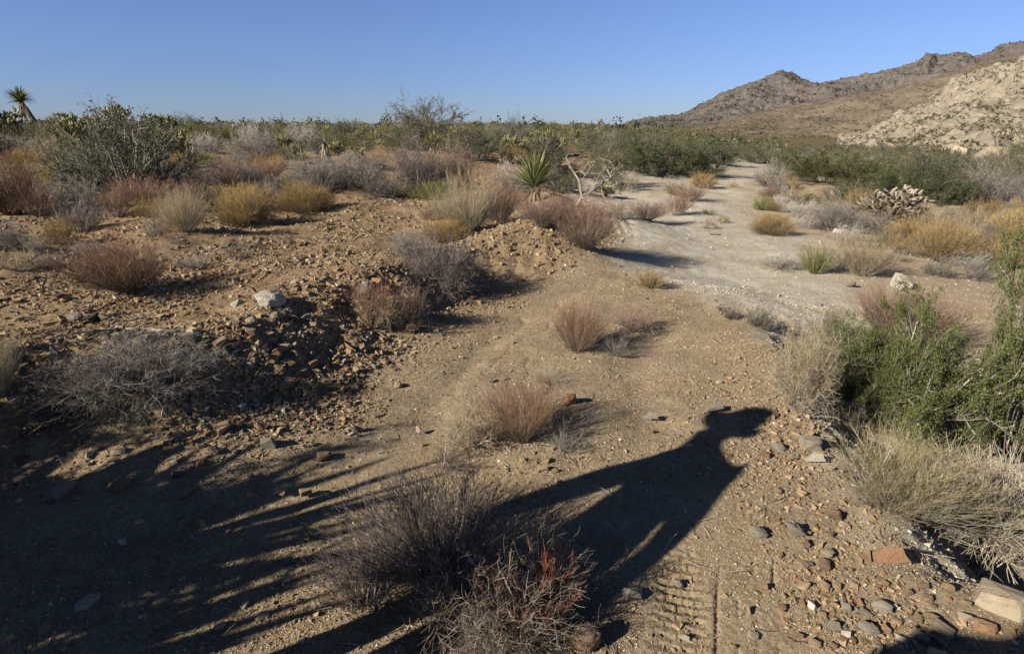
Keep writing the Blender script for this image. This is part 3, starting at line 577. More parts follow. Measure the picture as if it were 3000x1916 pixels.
 (2220, 480, 110, 50, 'leafy', 'dgreen', 10, 'green bush closing the far end of the wash on its right', None, 1.0),
 (1820, 560, 110, 45, 'tangle', 'straw', 22, 'pale straw shrub between the dead grey tree and the wash', None, 1.0),
 (1770, 578, 70, 40, 'cholla', 'cholla', 7, 'small green cholla at the right end of the dead grey tree', None, 1.0),
 (1895, 650, 115, 60, 'broom', 'pink', 23, 'pink shrub at the left edge of the wash, nearest of its row', 'pink wash-edge shrub', 1.2),
 (1978, 635, 75, 75, 'broom', 'pink', 24, 'pink and green shrub jutting into the wash behind the nearest pink one', None, 1.0),
 (2015, 595, 85, 60, 'broom', 'pink', 25, 'pink shrub farther up the left edge of the wash', None, 1.0),
 (2055, 555, 80, 48, 'mound', 'yellow', 10, 'yellow shrub at the left edge of the far wash', None, 1.0),
 (1975, 560, 90, 40, 'tangle', 'pale', 23, 'pale shrub left of the yellow shrub at the far wash', None, .8),
 (1790, 635, 90, 40, 'tangle', 'straw', 24, 'low straw shrub in front of the dead grey tree', None, .9),
 (1980, 575, 60, 28, 'mound', 'gy', 3, 'small green-yellow tuft beside the far wash', None, .6),
 (2147, 550, 28, 20, 'mound', 'yellow', 11, 'tiny yellow tuft alone in the middle of the far wash', None, .4),
 (2080, 672, 50, 34, 'tangle', 'pink', 25, 'tiny reddish twig bush in the middle of the wash', None, .5),
 (2075, 632, 36, 24, 'mound', 'gy', 4, 'tiny green tuft in the middle of the wash', None, .4),
 (2118, 655, 40, 26, 'mound', 'gy', 5, 'tiny yellow-green tuft right of the reddish twig bush in the wash', None, .4),
 # right side of the wash
 (2235, 618, 60, 42, 'mound', 'gy', 6, 'yellow-green shrub at the right edge of the wash', None, .9),
 (2250, 590, 50, 45, 'broom', 'red', 26, 'red shrub right behind the yellow-green shrub at the wash edge', None, .9),
 (2260, 692, 115, 65, 'mound', 'orange', 3, 'yellow-brown dome shrub at the right edge of the wash', 'yellow-brown dome', 1.3),
 (2350, 640, 100, 50, 'tangle', 'white', 5, 'pale grey shrub behind the yellow-brown dome', None, 1.0),
 (2440, 680, 150, 90, 'tangle', 'grey', 19, 'wide grey shrub on the sand right of the yellow-brown dome', 'wide grey sand shrub', 1.2),
 (2610, 650, 165, 95, 'cholla', 'wcholla', 11, 'large whitish cholla cactus in front of the right green bushes', 'white cholla', 1.0),
 (2385, 808, 95, 95, 'broom', 'gy', 2, 'small V-shaped green and tan shrub on the sand', 'V-shaped green shrub', 1.0),
 (2280, 790, 125, 50, 'tangle', 'white', 6, 'low pale grey shrub left of the V-shaped green shrub', None, 1.0),
 (2520, 815, 150, 120, 'broom', 'straw', 18, 'straw shrub with grey base right of the V-shaped green shrub', 'straw sand shrub', 1.2),
 (2480, 800, 90, 60, 'tangle', 'grey', 20, 'grey tangled base beside the straw sand shrub', None, .8),
 (2750, 770, 165, 115, 'mound', 'orange', 4, 'bright orange-gold dome shrub on the sand at the right', 'orange-gold dome', 1.6),
 (2745, 815, 90, 60, 'tangle', 'grey', 21, 'grey twigs below the orange-gold dome', None, .9),
 (2860, 825, 90, 60, 'tangle', 'grey', 22, 'grey twig shrub at the lower right of the orange-gold dome', None, .9),
 (2870, 735, 110, 80, 'tangle', 'grey', 23, 'grey shrub right of the orange-gold dome', None, 1.0),
 (2960, 790, 150, 90, 'mound', 'orange', 5, 'dull orange shrub at the right edge beyond the orange-gold dome', None, 1.1),
 (2950, 700, 130, 80, 'mound', 'yellow', 12, 'yellowish shrub at the right edge behind the dull orange shrub', None, 1.0),
 (2880, 645, 110, 60, 'mound', 'orange', 6, 'small orange shrub right of the white cholla', None, 1.0),
 (2660, 720, 130, 80, 'mound', 'orange', 7, 'orange shrub left behind the orange-gold dome', None, 1.0),
 (2570, 735, 80, 60, 'leafy', 'gy', 4, 'yellow-green shrub behind the straw sand shrub', None, .6),
 (2560, 690, 130, 70, 'tangle', 'grey', 24, 'grey shrub in front of the white cholla', None, 1.0),
 (2410, 545, 230, 105, 'creosote', 'creo', 5, 'large olive green creosote at the right of the far wash', 'olive creosote', 1.6),
 (2540, 560, 180, 95, 'creosote', 'creo', 6, 'olive creosote right of the largest one', None, 1.4),
 (2620, 590, 170, 90, 'leafy', 'green', 11, 'green bush above the white cholla', None, 1.2),
 (2740, 605, 200, 120, 'leafy', 'dgreen', 12, 'dark green bush right of the white cholla', 'right dark green bush', 1.2),
 (2480, 600, 130, 70, 'leafy', 'green', 13, 'low green bush left of the white cholla', None, 1.0),
 (2900, 600, 190, 115, 'tangle', 'grey', 25, 'large rounded grey bush at the right of the plain', 'large rounded grey bush', 1.5),
 (2330, 600, 110, 50, 'tangle', 'straw', 26, 'straw brush at the foot of the large olive creosote', None, 1.0),
 (2420, 630, 100, 40, 'mound', 'straw', 10, 'straw mound in front of the low green bush', None, .8),
]
for e in KEY:
    px, py, w, h, k, pal, var, lab, short, q = e
    plant_px(px, py, w, h, k, pal, var, label=lab, short=short, q=q)

# ------------------------------------------------------------------ yuccas
YPX = [(1720, 610, 200)]
def yucca(px, py, rad_px, top_px, seed, name, label, short=None, amax=95, dead=True, n=85, lean=0, cols=((.10, .14, .035), (.22, .22, .07)), cat='yucca', skirt=60):
    """rad_px: leaf length in pixels, top_px: height of the rosette's heart above the foot"""
    YPX.append((px, py + rad_px * .3, rad_px * 3.0)); x, y, z, d = (float(v[0]) for v in cast(px, py)); Rr = rad_px / FPX * d; tr = top_px / FPX * d
    o = put(name, None); o.location = (x, y, z)
    for nm, V, F, C, mt in yucca_parts(seed, Rr, tr, n, (lean * Rr, 0), amax, max(.05, .16 * Rr), cols, dead, skirt): put(nm, mesh(nm, V, F, mt, C), o)
    tag(o, label, cat); PLANTS.append([o, x, y, z, short, None, cat]); return o
yucca(112, 372, 44, 72, 1, 'yucca_tree', 'tall yucca with a shaggy leaning trunk on the left skyline', 'tall yucca', 100, lean=-.75, n=120)
yucca(155, 372, 32, 4, 2, 'yucca', 'low trunkless yucca right beside the tall yucca', 'low yucca', 80, False)
yucca(672, 418, 42, 8, 3, 'yucca', 'spiky green yucca standing between two whitish shrubs', 'spiky yucca', 88, False, 100)
yucca(558, 385, 26, 2, 4, 'yucca', 'small bright yucca on the skyline left of the spiky yucca', None, 80, False, 60)
yucca(955, 476, 46, 56, 5, 'yucca', 'dead yucca with drooping straw-coloured leaves like a mop', 'drooping dead yucca', 70, True, 10, cols=((.45, .38, .28), (.5, .42, .3)), skirt=170)
yucca(885, 478, 42, 4, 6, 'yucca', 'green yucca leaves sticking out left of the drooping dead yucca', None, 80, False, 50)
yucca(1095, 425, 34, 12, 7, 'yucca', 'yellow-green yucca on the plain left of the tall creosote', None, 75, False, 60, cols=((.2, .2, .07), (.32, .3, .12)))
yucca(955, 392, 26, 3, 8, 'yucca', 'small far yucca above the drooping dead yucca', None, 80, False, 50, cols=((.2, .2, .07), (.32, .3, .12)))
yucca(1270, 450, 48, 20, 9, 'yucca', 'yucca with yellowish leaves among twigs under the tall creosote', None, 75, True, 70, cols=((.16, .18, .05), (.3, .28, .1)))
yucca(1565, 590, 108, 38, 10, 'yucca', 'large green yucca with a white ragged skirt of dead leaves beside the dead tree', 'large green yucca', 66, True, 75, cols=((.085, .11, .04), (.19, .19, .075)), skirt=120)
yucca(1690, 428, 24, 26, 11, 'yucca', 'small round-headed yucca on the plain above the dead grey tree', None, 100, True, 80)
yucca(1702, 442, 16, 6, 12, 'yucca', 'tiny yucca right below the small round-headed yucca', None, 85, False, 50)
yucca(2305, 430, 12, 12, 13, 'yucca', 'tiny far yucca on the plain above the end of the wash', None, 100, True, 40)
yucca(2030, 400, 12, 3, 14, 'yucca', 'tiny far yucca on the plain below the mountain foot', None, 90, False, 40)
# yuccas standing left of the picture, whose leaves throw the striped shade on the bank
def yucca_at(x, y, Rr, tr, seed, label, lean=0, n=90):
    z = float(H(np.array([x]), np.array([y]))[0]); o = put('yucca', None); o.location = (x, y, z)
    for nm, V, F, C, mt in yucca_parts(seed, Rr, tr, n, (lean, 0), 52, .10, dead=True, skirt=50): put(nm, mesh(nm, V, F, mt, C), o)
    tag(o, label, 'yucca', 'yuccas outside the left edge casting striped shade'); return o
yucca_at(-3.2, .80, 1.05, .55, 21, 'tall upright yucca outside the left edge whose leaves stripe the track with shade', n=70)
yucca_at(-3.05, .30, .95, .50, 22, 'upright yucca outside the left edge shading the lower left of the track', n=60)
yucca_at(-3.55, 1.1, .95, .42, 23, 'upright yucca outside the left edge shading the bank below the sprawling dead shrub', n=60)
yucca_at(-2.95, -.30, .70, .20, 24, 'short yucca outside the bottom left corner of the photo', n=45)
for bx, by, bw, bh, bl in ((-3.7, 1.55, 1.4, 1.25, 'leafy bush outside the left edge shading the upper left bank'), (-3.35, .95, 1.4, 1.3, 'leafy bush growing round the foot of the tall upright yucca'), (-3.2, .25, 1.3, 1.1, 'leafy bush between the yuccas outside the left edge'), (-4.0, 2.2, 1.3, .95, 'leafy bush outside the left edge beyond the yuccas')):
    plant(bx, by, float(H(np.array([bx]), np.array([by]))[0]), bw, bh, 'leafy', 'dgreen', 1, bx, q=2.6, label=bl)

# ------------------------------------------------------------------ dead wood
def wood(name, paths, label, cat, short=None, parts=None, col=(.33, .28, .215)):
    """paths: list of (points, r0, r1)"""
    rng = np.random.default_rng(len(label)); P_ = []
    for pts, r0, r1 in paths:
        pts = np.array(pts, float); K = 12; s = np.linspace(0, len(pts) - 1, K); i = np.minimum(s.astype(int), len(pts) - 2); f = (s - i)[:, None]
        Q = (pts[i] * (1 - f) + pts[i + 1] * f); Q[1:-1] += rng.normal(0, .03 * np.linalg.norm(pts[-1] - pts[0]) / 3, (K - 2, 3)); V, F, pid = tubes(Q[None], r0, r1, 7, rng)
        V = V + rng.normal(0, r0 * .10, V.shape); P_.append((V, F, np.tile(col, (len(V), 1)) * rng.uniform(.75, 1.2, (len(V), 1))))
    V, F, C = join(P_); c = V.mean(0) * [1, 1, 0] + [0, 0, V[:, 2].min()]; o = put(name, mesh(name, V - c, F, M_WOOD, C), None, c); tag(o, label, cat)
    PLANTS.append([o, c[0], c[1], c[2], short, None, cat]); return o
def dead_tree():
    x, y, z, d = (float(v[0]) for v in cast(1700, 610)); s = d / FPX; rng = np.random.default_rng(44); paths = []
    def P(px, py, dep=0): return [x + (px - 1700) * s, y + dep, z + (610 - py) * s * 1.0 + .02]
    SCL = .72
    B = [([P(1690, 606), P(1705, 580), P(1740, 562, .1), P(1790, 560, .2), P(1815, 572, .2)], 7, 2), ([P(1705, 580), P(1698, 545, .1), P(1680, 515, .2), P(1668, 492, .2), P(1678, 486, .3)], 5, 1.5),
         ([P(1698, 545, .1), P(1712, 520), P(1722, 500, -.1), P(1718, 482, -.1)], 3.5, 1), ([P(1740, 562), P(1770, 545, .2), P(1790, 530, .2), P(1815, 520, .3)], 5, 1.5), ([P(1790, 530, .2), P(1792, 512, .2), P(1800, 508, .3)], 3, 1),
         ([P(1760, 560, .1), P(1765, 580, -.1), P(1775, 592, -.2), P(1790, 596, -.3)], 3.5, 1), ([P(1700, 580), P(1725, 590, -.3), P(1750, 600, -.5)], 4, 1.2), ([P(1730, 565), P(1745, 545), P(1755, 520, .2), P(1775, 505, .3), P(1790, 485, .4)], 3.5, 1), ([P(1690, 606), P(1712, 604, .3), P(1720, 590, .6)], 7, 3)]
    for b, r0, r1 in B:
        paths.append((b, r0 * s * SCL, r1 * s * SCL)); b = np.array(b)
        for k in range(7):
            i = rng.integers(1, len(b)); p = b[i]; q = p + rng.normal(0, 14 * s, 3) + [0, 0, 6 * s]; r = q + rng.normal(0, 10 * s, 3); q[2] = max(q[2], z + .02); r[2] = max(r[2], z + .02); paths.append(([p, q, r], r1 * s * 1.1, .6 * s))
    wood('dead_tree', paths, 'bleached fallen dead tree with bare forked limbs beside the wash', 'dead tree', 'dead grey tree', col=(.25, .215, .165))
dead_tree()
def log_px(pts, r0, r1, label, short=None, extra=0, col=(.26, .22, .17), name='driftwood', cat='dead wood', lift=0):
    rng = np.random.default_rng(len(label) * 3 + int(pts[0][0])); q = np.array([cast(px, py) for px, py in pts])[:, :3, 0]; q[:, 2] += lift + r0 * .6; paths = [(q, r0, r1)]
    for k in range(extra):
        a = q[rng.integers(0, len(q) - 1)]; d = q[-1] - q[0]; e = a + rng.normal(0, .03, 3); f = e + d * rng.uniform(.2, .75) + rng.normal(0, .06, 3) * [1, 1, .3]; e[2] = max(e[2], a[2]); f[2] = float(H(np.array([f[0]]), np.array([f[1]]))[0]) + rng.uniform(.005, .05)
        paths.append(([e, (e + f) / 2 + [0, 0, .02], f], r0 * .35, r1 * .4))
    return wood(name, paths, label, cat, short, col=col)
log_px([(520, 990), (450, 975), (380, 985), (300, 1010)], .028, .008, 'flat bundle of splintered grey dead wood left of the pale leaning stone', 'splintered wood', 26)
log_px([(255, 950), (285, 928), (320, 940), (345, 920)], .028, .012, 'short dark curved piece of dead wood left of the splintered bundle', 'dark curved wood', 2, (.10, .085, .06))
log_px([(665, 1055), (720, 1058), (760, 1064)], .02, .006, 'thin pale stick lying below the rock pile', None, 2, (.3, .26, .2))
log_px([(640, 655), (690, 648), (740, 665)], .02, .008, 'dark dead twig heap in front of the olive yellow shrub', None, 14, (.14, .12, .10))
log_px([(1115, 585), (1150, 588), (1160, 596)], .02, .006, 'pale curved stick on the gravel below the large grey thorny shrubs', None, 1, (.42, .36, .3))
log_px([(2105, 905), (2125, 915)], .02, .01, 'small dark stump of dead wood by the green sprig at the wash edge', None, 3, (.12, .1, .08))
log_px([(1500, 850), (1525, 863)], .012, .006, 'tan broken stick lying on the sandy track above the red shrub', None, 2, (.36, .28, .17))

# ------------------------------------------------------------------ scattered individual shrubs of the plain
rng = np.random.default_rng(11)
def occupied(px, py, w, kx=.33, ky=.16):
    for e in YPX:
        if abs(px - e[0]) < w * .5 + e[2] * .25 and -10 < py - e[1] < w * .9: return True
    for e in placed:
        if abs(px - e[0]) < (w + e[2]) * kx and abs(py - e[1]) < (w + e[2]) * ky: return True
    return False
placed = [(e[0], e[1], e[2]) for e in KEY] + YPX
def scatter(n, box, palette, wm, group, dens=1.0, q=.8, avoid_wash=True, spc=(.33, .16)):
    x0, x1, y0, y1 = box; c = 0; m = n * 45; PX = rng.uniform(x0, x1, m); PY = y0 + (y1 - y0) * rng.uniform(size=m) ** dens
    X, Y, Z, D = cast(PX, PY, 110); bad = (D > 200) | ((sdist(X, Y, WB) < .3) & (sdist(X, Y, WR) > -1.6) & (Y < 70)) if avoid_wash else D > 200
    for px, py, x, y, z, d, bd in zip(PX, PY, X, Y, Z, D, bad):
        if c >= n: break
        kind, pal, nm, lo, hi = palette[rng.integers(len(palette))]; w = rng.uniform(*wm) * (.6 if kind == 'cholla' else 1); wp = w * FPX / d
        if bd or occupied(px, py, wp, *spc): continue
        h = w * rng.uniform(lo, hi); placed.append((px, py, wp)); c += 1
        plant(float(x), float(y), float(z), w, h, kind, pal, 100 + int(rng.integers(3)), rng.uniform(0, 6.28), q if d < 25 else min(q, .6), None, None, nm, group)
ROWL = [('tangle', 'grey', 'grey twiggy shrub', .5, .8), ('tangle', 'grey', 'grey twiggy shrub', .5, .8), ('tangle', 'purple', 'brownish twiggy shrub', .5, .8), ('broom', 'red', 'red-stemmed shrub', .6, .9), ('mound', 'yellow', 'yellow mound shrub', .55, .8),
        ('tangle', 'straw', 'straw twiggy shrub', .5, .8), ('mound', 'olive', 'olive mound shrub', .5, .8), ('tangle', 'white', 'whitish shrub', .5, .8), ('cholla', 'cholla', 'pale yellow cholla', .8, 1.0), ('leafy', 'dgreen', 'dark green bush', .6, .8), ('creosote', 'creo', 'olive creosote bush', .7, .9)]
ROWR = [('leafy', 'dgreen', 'dark green bush', .55, .75), ('leafy', 'green', 'green bush', .55, .75), ('creosote', 'creo', 'olive creosote bush', .6, .85), ('creosote', 'creo', 'olive creosote bush', .6, .85), ('leafy', 'dgreen', 'dark green bush', .55, .75), ('creosote', 'olive', 'dull olive bush', .6, .8), ('tangle', 'grey', 'grey twiggy shrub', .5, .7)]
SAND = [('tangle', 'grey', 'grey twiggy shrub', .45, .7), ('mound', 'orange', 'orange mound shrub', .55, .8), ('tangle', 'straw', 'straw twiggy shrub', .45, .7), ('mound', 'straw', 'straw mound shrub', .5, .7), ('tangle', 'white', 'pale frosted shrub', .45, .65)]
scatter(80, (-120, 950, 388, 475), ROWL, (.9, 2.0), 'shrubs of the left plain', 1.0)
scatter(84, (-120, 860, 462, 640), ROWL[:7] + ROWL[:2] + ROWL[5:6], (.45, 1.3), 'shrubs of the left plain', 1.3, spc=(.27, .12))
scatter(70, (880, 1700, 388, 500), ROWL[4:] + ROWL[:2] + ROWL[-2:], (.9, 2.0), 'shrubs of the middle plain', 1.0)
scatter(46, (1600, 2300, 412, 482), ROWR, (.9, 1.8), 'bushes of the far wash edge', 1.0)
scatter(60, (2250, 3120, 450, 565), ROWR, (1.1, 2.3), 'bushes of the right plain', 1.0)
scatter(16, (-120, 640, 392, 425), [('creosote', 'creo', 'tall olive skyline bush', .75, 1.0), ('cholla', 'cholla', 'tall skyline cholla', .9, 1.1), ('tangle', 'purple', 'brownish skyline shrub', .6, .8), ('leafy', 'dgreen', 'dark skyline bush', .6, .8)], (1.6, 2.7), 'tall plants of the left skyline', 1.0)
scatter(80, (2230, 3120, 530, 790), SAND, (.3, .85), 'low shrubs on the right sand', 1.0, spc=(.24, .10))

# ------------------------------------------------------------------ far scrub: too many to count
def far_scrub():
    rg = np.random.default_rng(5); V0 = []; C0 = []
    n = 17000; az = np.radians(rg.uniform(-58, 58, n)); r = np.exp(rg.uniform(math.log(30), math.log(620), n)); r = np.sqrt(rg.uniform(30 ** 2, 260 ** 2, n)) * (rg.uniform(size=n) < .55) + r * 1.0 * (rg.uniform(size=n) >= 0) * 0 + 0
    r = np.where(r < 1, np.exp(rg.uniform(math.log(28), math.log(600), n)), r); x = r * np.sin(az); y = r * np.cos(az)
    dw = -sdist(x, y, WB); dr = sdist(x, y, WR); ok = ~((dw > -.5) & (dr > -1) & (y < 45)); azd = np.degrees(az); ok &= ~((azd > 24) & (r > 150)) & ~((azd > 12) & (r > 430))
    x, y, r = x[ok], y[ok], r[ok]; n = len(x); z = H(x, y); w = np.exp(rg.normal(-.15, .42, n)) * np.clip(r / 110, 1, 1.5); w = np.where(r < 75, np.minimum(w, 1.15), w); h = w * rg.uniform(.5, .85, n)
    pals = np.array([[.085, .095, .045], [.11, .11, .045], [.14, .13, .06], [.21, .19, .15], [.13, .09, .06], [.24, .225, .13], [.06, .075, .04], [.20, .155, .08], [.115, .115, .055]])
    pr = np.array([.2, .2, .12, .09, .04, .12, .1, .05, .08]); ci = rg.choice(len(pals), n, p=pr)
    m = np.where(r < 70, 420, np.where(r < 140, 110, 36)); idx = np.repeat(np.arange(n), m); M = len(idx)
    a = rg.uniform(0, 6.28, M); u = rg.uniform(-.1, 1, M); rad = np.sqrt(np.clip(1 - u * u, 0, 1)) * rg.uniform(.25, 1.0, M); lump = 1 + .25 * np.sin(a * 3 + idx) * np.cos(a * 2 + idx * 1.7)
    cx = x[idx] + rad * lump * np.cos(a) * w[idx] / 2; cy = y[idx] + rad * lump * np.sin(a) * w[idx] / 2; cz = z[idx] + np.clip(u * rg.uniform(.5, 1.05, M), 0, 2) * h[idx] * lump
    s = (w[idx] * np.where(r[idx] < 70, .026, np.where(r[idx] < 140, .058, .11)) * rg.uniform(.7, 1.4, M))[:, None]; c = np.stack([cx, cy, cz], 1)
    d1 = nrm(rg.normal(size=(M, 3))); d2 = nrm(np.cross(d1, rg.normal(size=(M, 3)))); V = np.stack([c + d1 * s, c - d1 * s * .5 + d2 * s * .8, c - d1 * s * .5 - d2 * s * .8], 1).reshape(-1, 3)
    col = pals[ci][idx] * rg.uniform(.7, 1.3, (M, 1)); me = mesh('scrub', V, np.arange(M * 3).reshape(-1, 3), M_LEAF, np.repeat(col, 3, 0))
    tag(put('scrub', me), 'far grey-green and yellowish scrub covering the plain up to the mountain feet', 'scrub', kind='stuff')
far_scrub()
def hill_scrub(grid, n, rows, wlo, whi, m, col, name, label, seed, fl=.3):
    rg = np.random.default_rng(seed); A, S, x, y, z = grid
    i = (rows[0] + (rows[1] - rows[0]) * rg.uniform(size=n)).astype(int); j = rg.integers(0, A.shape[1], n); keep = gn(i / 23., j / 37., seed) + gn(i / 6., j / 9., seed + 1) * .6 > rg.normal(-.2, .35, n); i, j = i[keep], j[keep]; n = len(i)
    c0 = np.stack([x[i, j], y[i, j], z[i, j]], 1); w = np.exp(rg.uniform(math.log(wlo), math.log(whi), n)); idx = np.repeat(np.arange(n), m); M = len(idx); c = c0[idx] + rg.normal(size=(M, 3)) * w[idx][:, None] * [.34, .34, .2] + w[idx][:, None] * [0, 0, .22]
    d1 = nrm(rg.normal(size=(M, 3))); d2 = nrm(np.cross(d1, rg.normal(size=(M, 3)))); s = (w[idx] * fl)[:, None]; V = np.stack([c + d1 * s, c - d1 * s * .5 + d2 * s, c - d1 * s * .5 - d2 * s], 1).reshape(-1, 3)
    cc = np.array(col) * rg.uniform(.6, 1.5, (n, 1))[idx] * rg.uniform(.8, 1.2, (M, 1)); me = mesh(name, V, np.arange(M * 3).reshape(-1, 3), M_LEAF, np.repeat(cc, 3, 0))
    tag(put(name, me), label, 'scrub', kind='stuff')
hill_scrub(GR, 11000, (2, 418), .35, 1.5, 6, (.15, .135, .085), 'hill_scrub', 'dotted scrub growing among the boulders of the pale granite hill', 6)
hill_scrub(SL, 14000, (2, 168), 1.0, 3.4, 4, (.135, .115, .07), 'slope_scrub', 'sparse dark scrub dotting the smooth brown slope', 7)
hill_scrub(RG, 5200, (20, 238), 4, 12, 5, (.085, .085, .055), 'ridge_scrub', 'dark scrub and junipers dotting the mountain ridge', 8)

# ------------------------------------------------------------------ rocks
def rock_mesh(seed, kind):
    rg = np.random.default_rng(seed); bm = bmesh.new(); n = 10 if kind == 'angular' else 22 if kind == 'blocky' else 60
    p = rg.normal(size=(n, 3)); p /= np.linalg.norm(p, axis=1)[:, None]
    if kind == 'blocky': p = np.sign(p) * np.abs(p) ** .35 * rg.uniform(.8, 1.1, (n, 1))
    if kind == 'angular': p *= rg.uniform(.62, 1.15, (n, 1))
    for v in p: bm.verts.new(v * [.5, .5, .5])
    g = bmesh.ops.convex_hull(bm, input=bm.verts); bmesh.ops.delete(bm, geom=[v for v in bm.verts if not v.link_faces], context='VERTS')
    bmesh.ops.bevel(bm, geom=bm.edges[:], offset=.010 if kind != 'rounded' else .03, segments=1, affect='EDGES', clamp_overlap=True)
    bmesh.ops.triangulate(bm, faces=bm.faces[:]); bmesh.ops.subdivide_edges(bm, edges=bm.edges[:], cuts=1, use_grid_fill=True); bmesh.ops.triangulate(bm, faces=bm.faces[:])
    V = np.array([v.co for v in bm.verts]); V = V * (1 + .16 * gn(V[:, 0] * 5 + seed, V[:, 1] * 5 + V[:, 2] * 4, seed)[:, None]); F = np.array([[v.index for v in f.verts] for f in bm.faces]); bm.free(); return V, F
STONE = dict(tan=((.34, .235, .14), (.27, .18, .105)), orange=((.33, .185, .095), (.26, .14, .07)), grey=((.29, .255, .20), (.20, .178, .14)), white=((.52, .49, .42), (.42, .38, .31)), brown=((.17, .105, .065), (.22, .13, .08)), pale=((.42, .35, .25), (.34, .27, .18)))
SM = {k: stonemat(k + '_stone', *v) for k, v in STONE.items()}; SHAPES = []
for i in range(15):
    kd = ('angular', 'blocky', 'rounded')[i % 3]; V, F = rock_mesh(100 + i, kd); SHAPES.append((kd, V, F))
RM = {}
def rockmesh(shape, colr):
    if (shape, colr) not in RM: RM[(shape, colr)] = mesh('rock', SHAPES[shape][1], SHAPES[shape][2], SM[colr], None, SHAPES[shape][0] == 'rounded')
    return RM[(shape, colr)]
ROCKS = []
def rock(px, py, wpx, hpx, colr, kd=None, label=None, short=None, seed=0, flat=1.0, rz=None):
    rg = np.random.default_rng(int(px * 13 + py * 7) + seed); kinds = [i for i, s in enumerate(SHAPES) if (kd is None and s[0] != 'rounded') or s[0] == kd]; sh = kinds[rg.integers(len(kinds))]
    x, y, z, d = (float(v[0]) for v in cast(px, py)); w = wpx / FPX * d; n = math.hypot(x, y)
    dep = w * rg.uniform(.6, .95); x += x / n * dep * .4; y += y / n * dep * .4; z = float(H(np.array([x]), np.array([y]))[0])
    h = hpx / FPX * d * .95; el = math.atan2(CAMZ - z, n); h = max(.48 * w, (h - dep * math.sin(el) * .75) / max(.5, math.cos(el))) * 1.2
    o = put('boulder' if w > .5 else 'rock', rockmesh(sh, colr)); o.scale = (w, dep, h); o.location = (x, y, z + h * .5 - h * .17)
    o.rotation_euler = (rg.uniform(-.3, .3), rg.uniform(-.3, .3), (-math.atan2(x, y) + rg.uniform(-.3, .3)) if rz is None else rz)
    tag(o, label, 'boulder' if w > .5 else 'rock'); ROCKS.append([o, x, y, z, short, colr, SHAPES[sh][0], w, px, py]); placed_r.append((px, py, wpx)); return o
placed_r = []
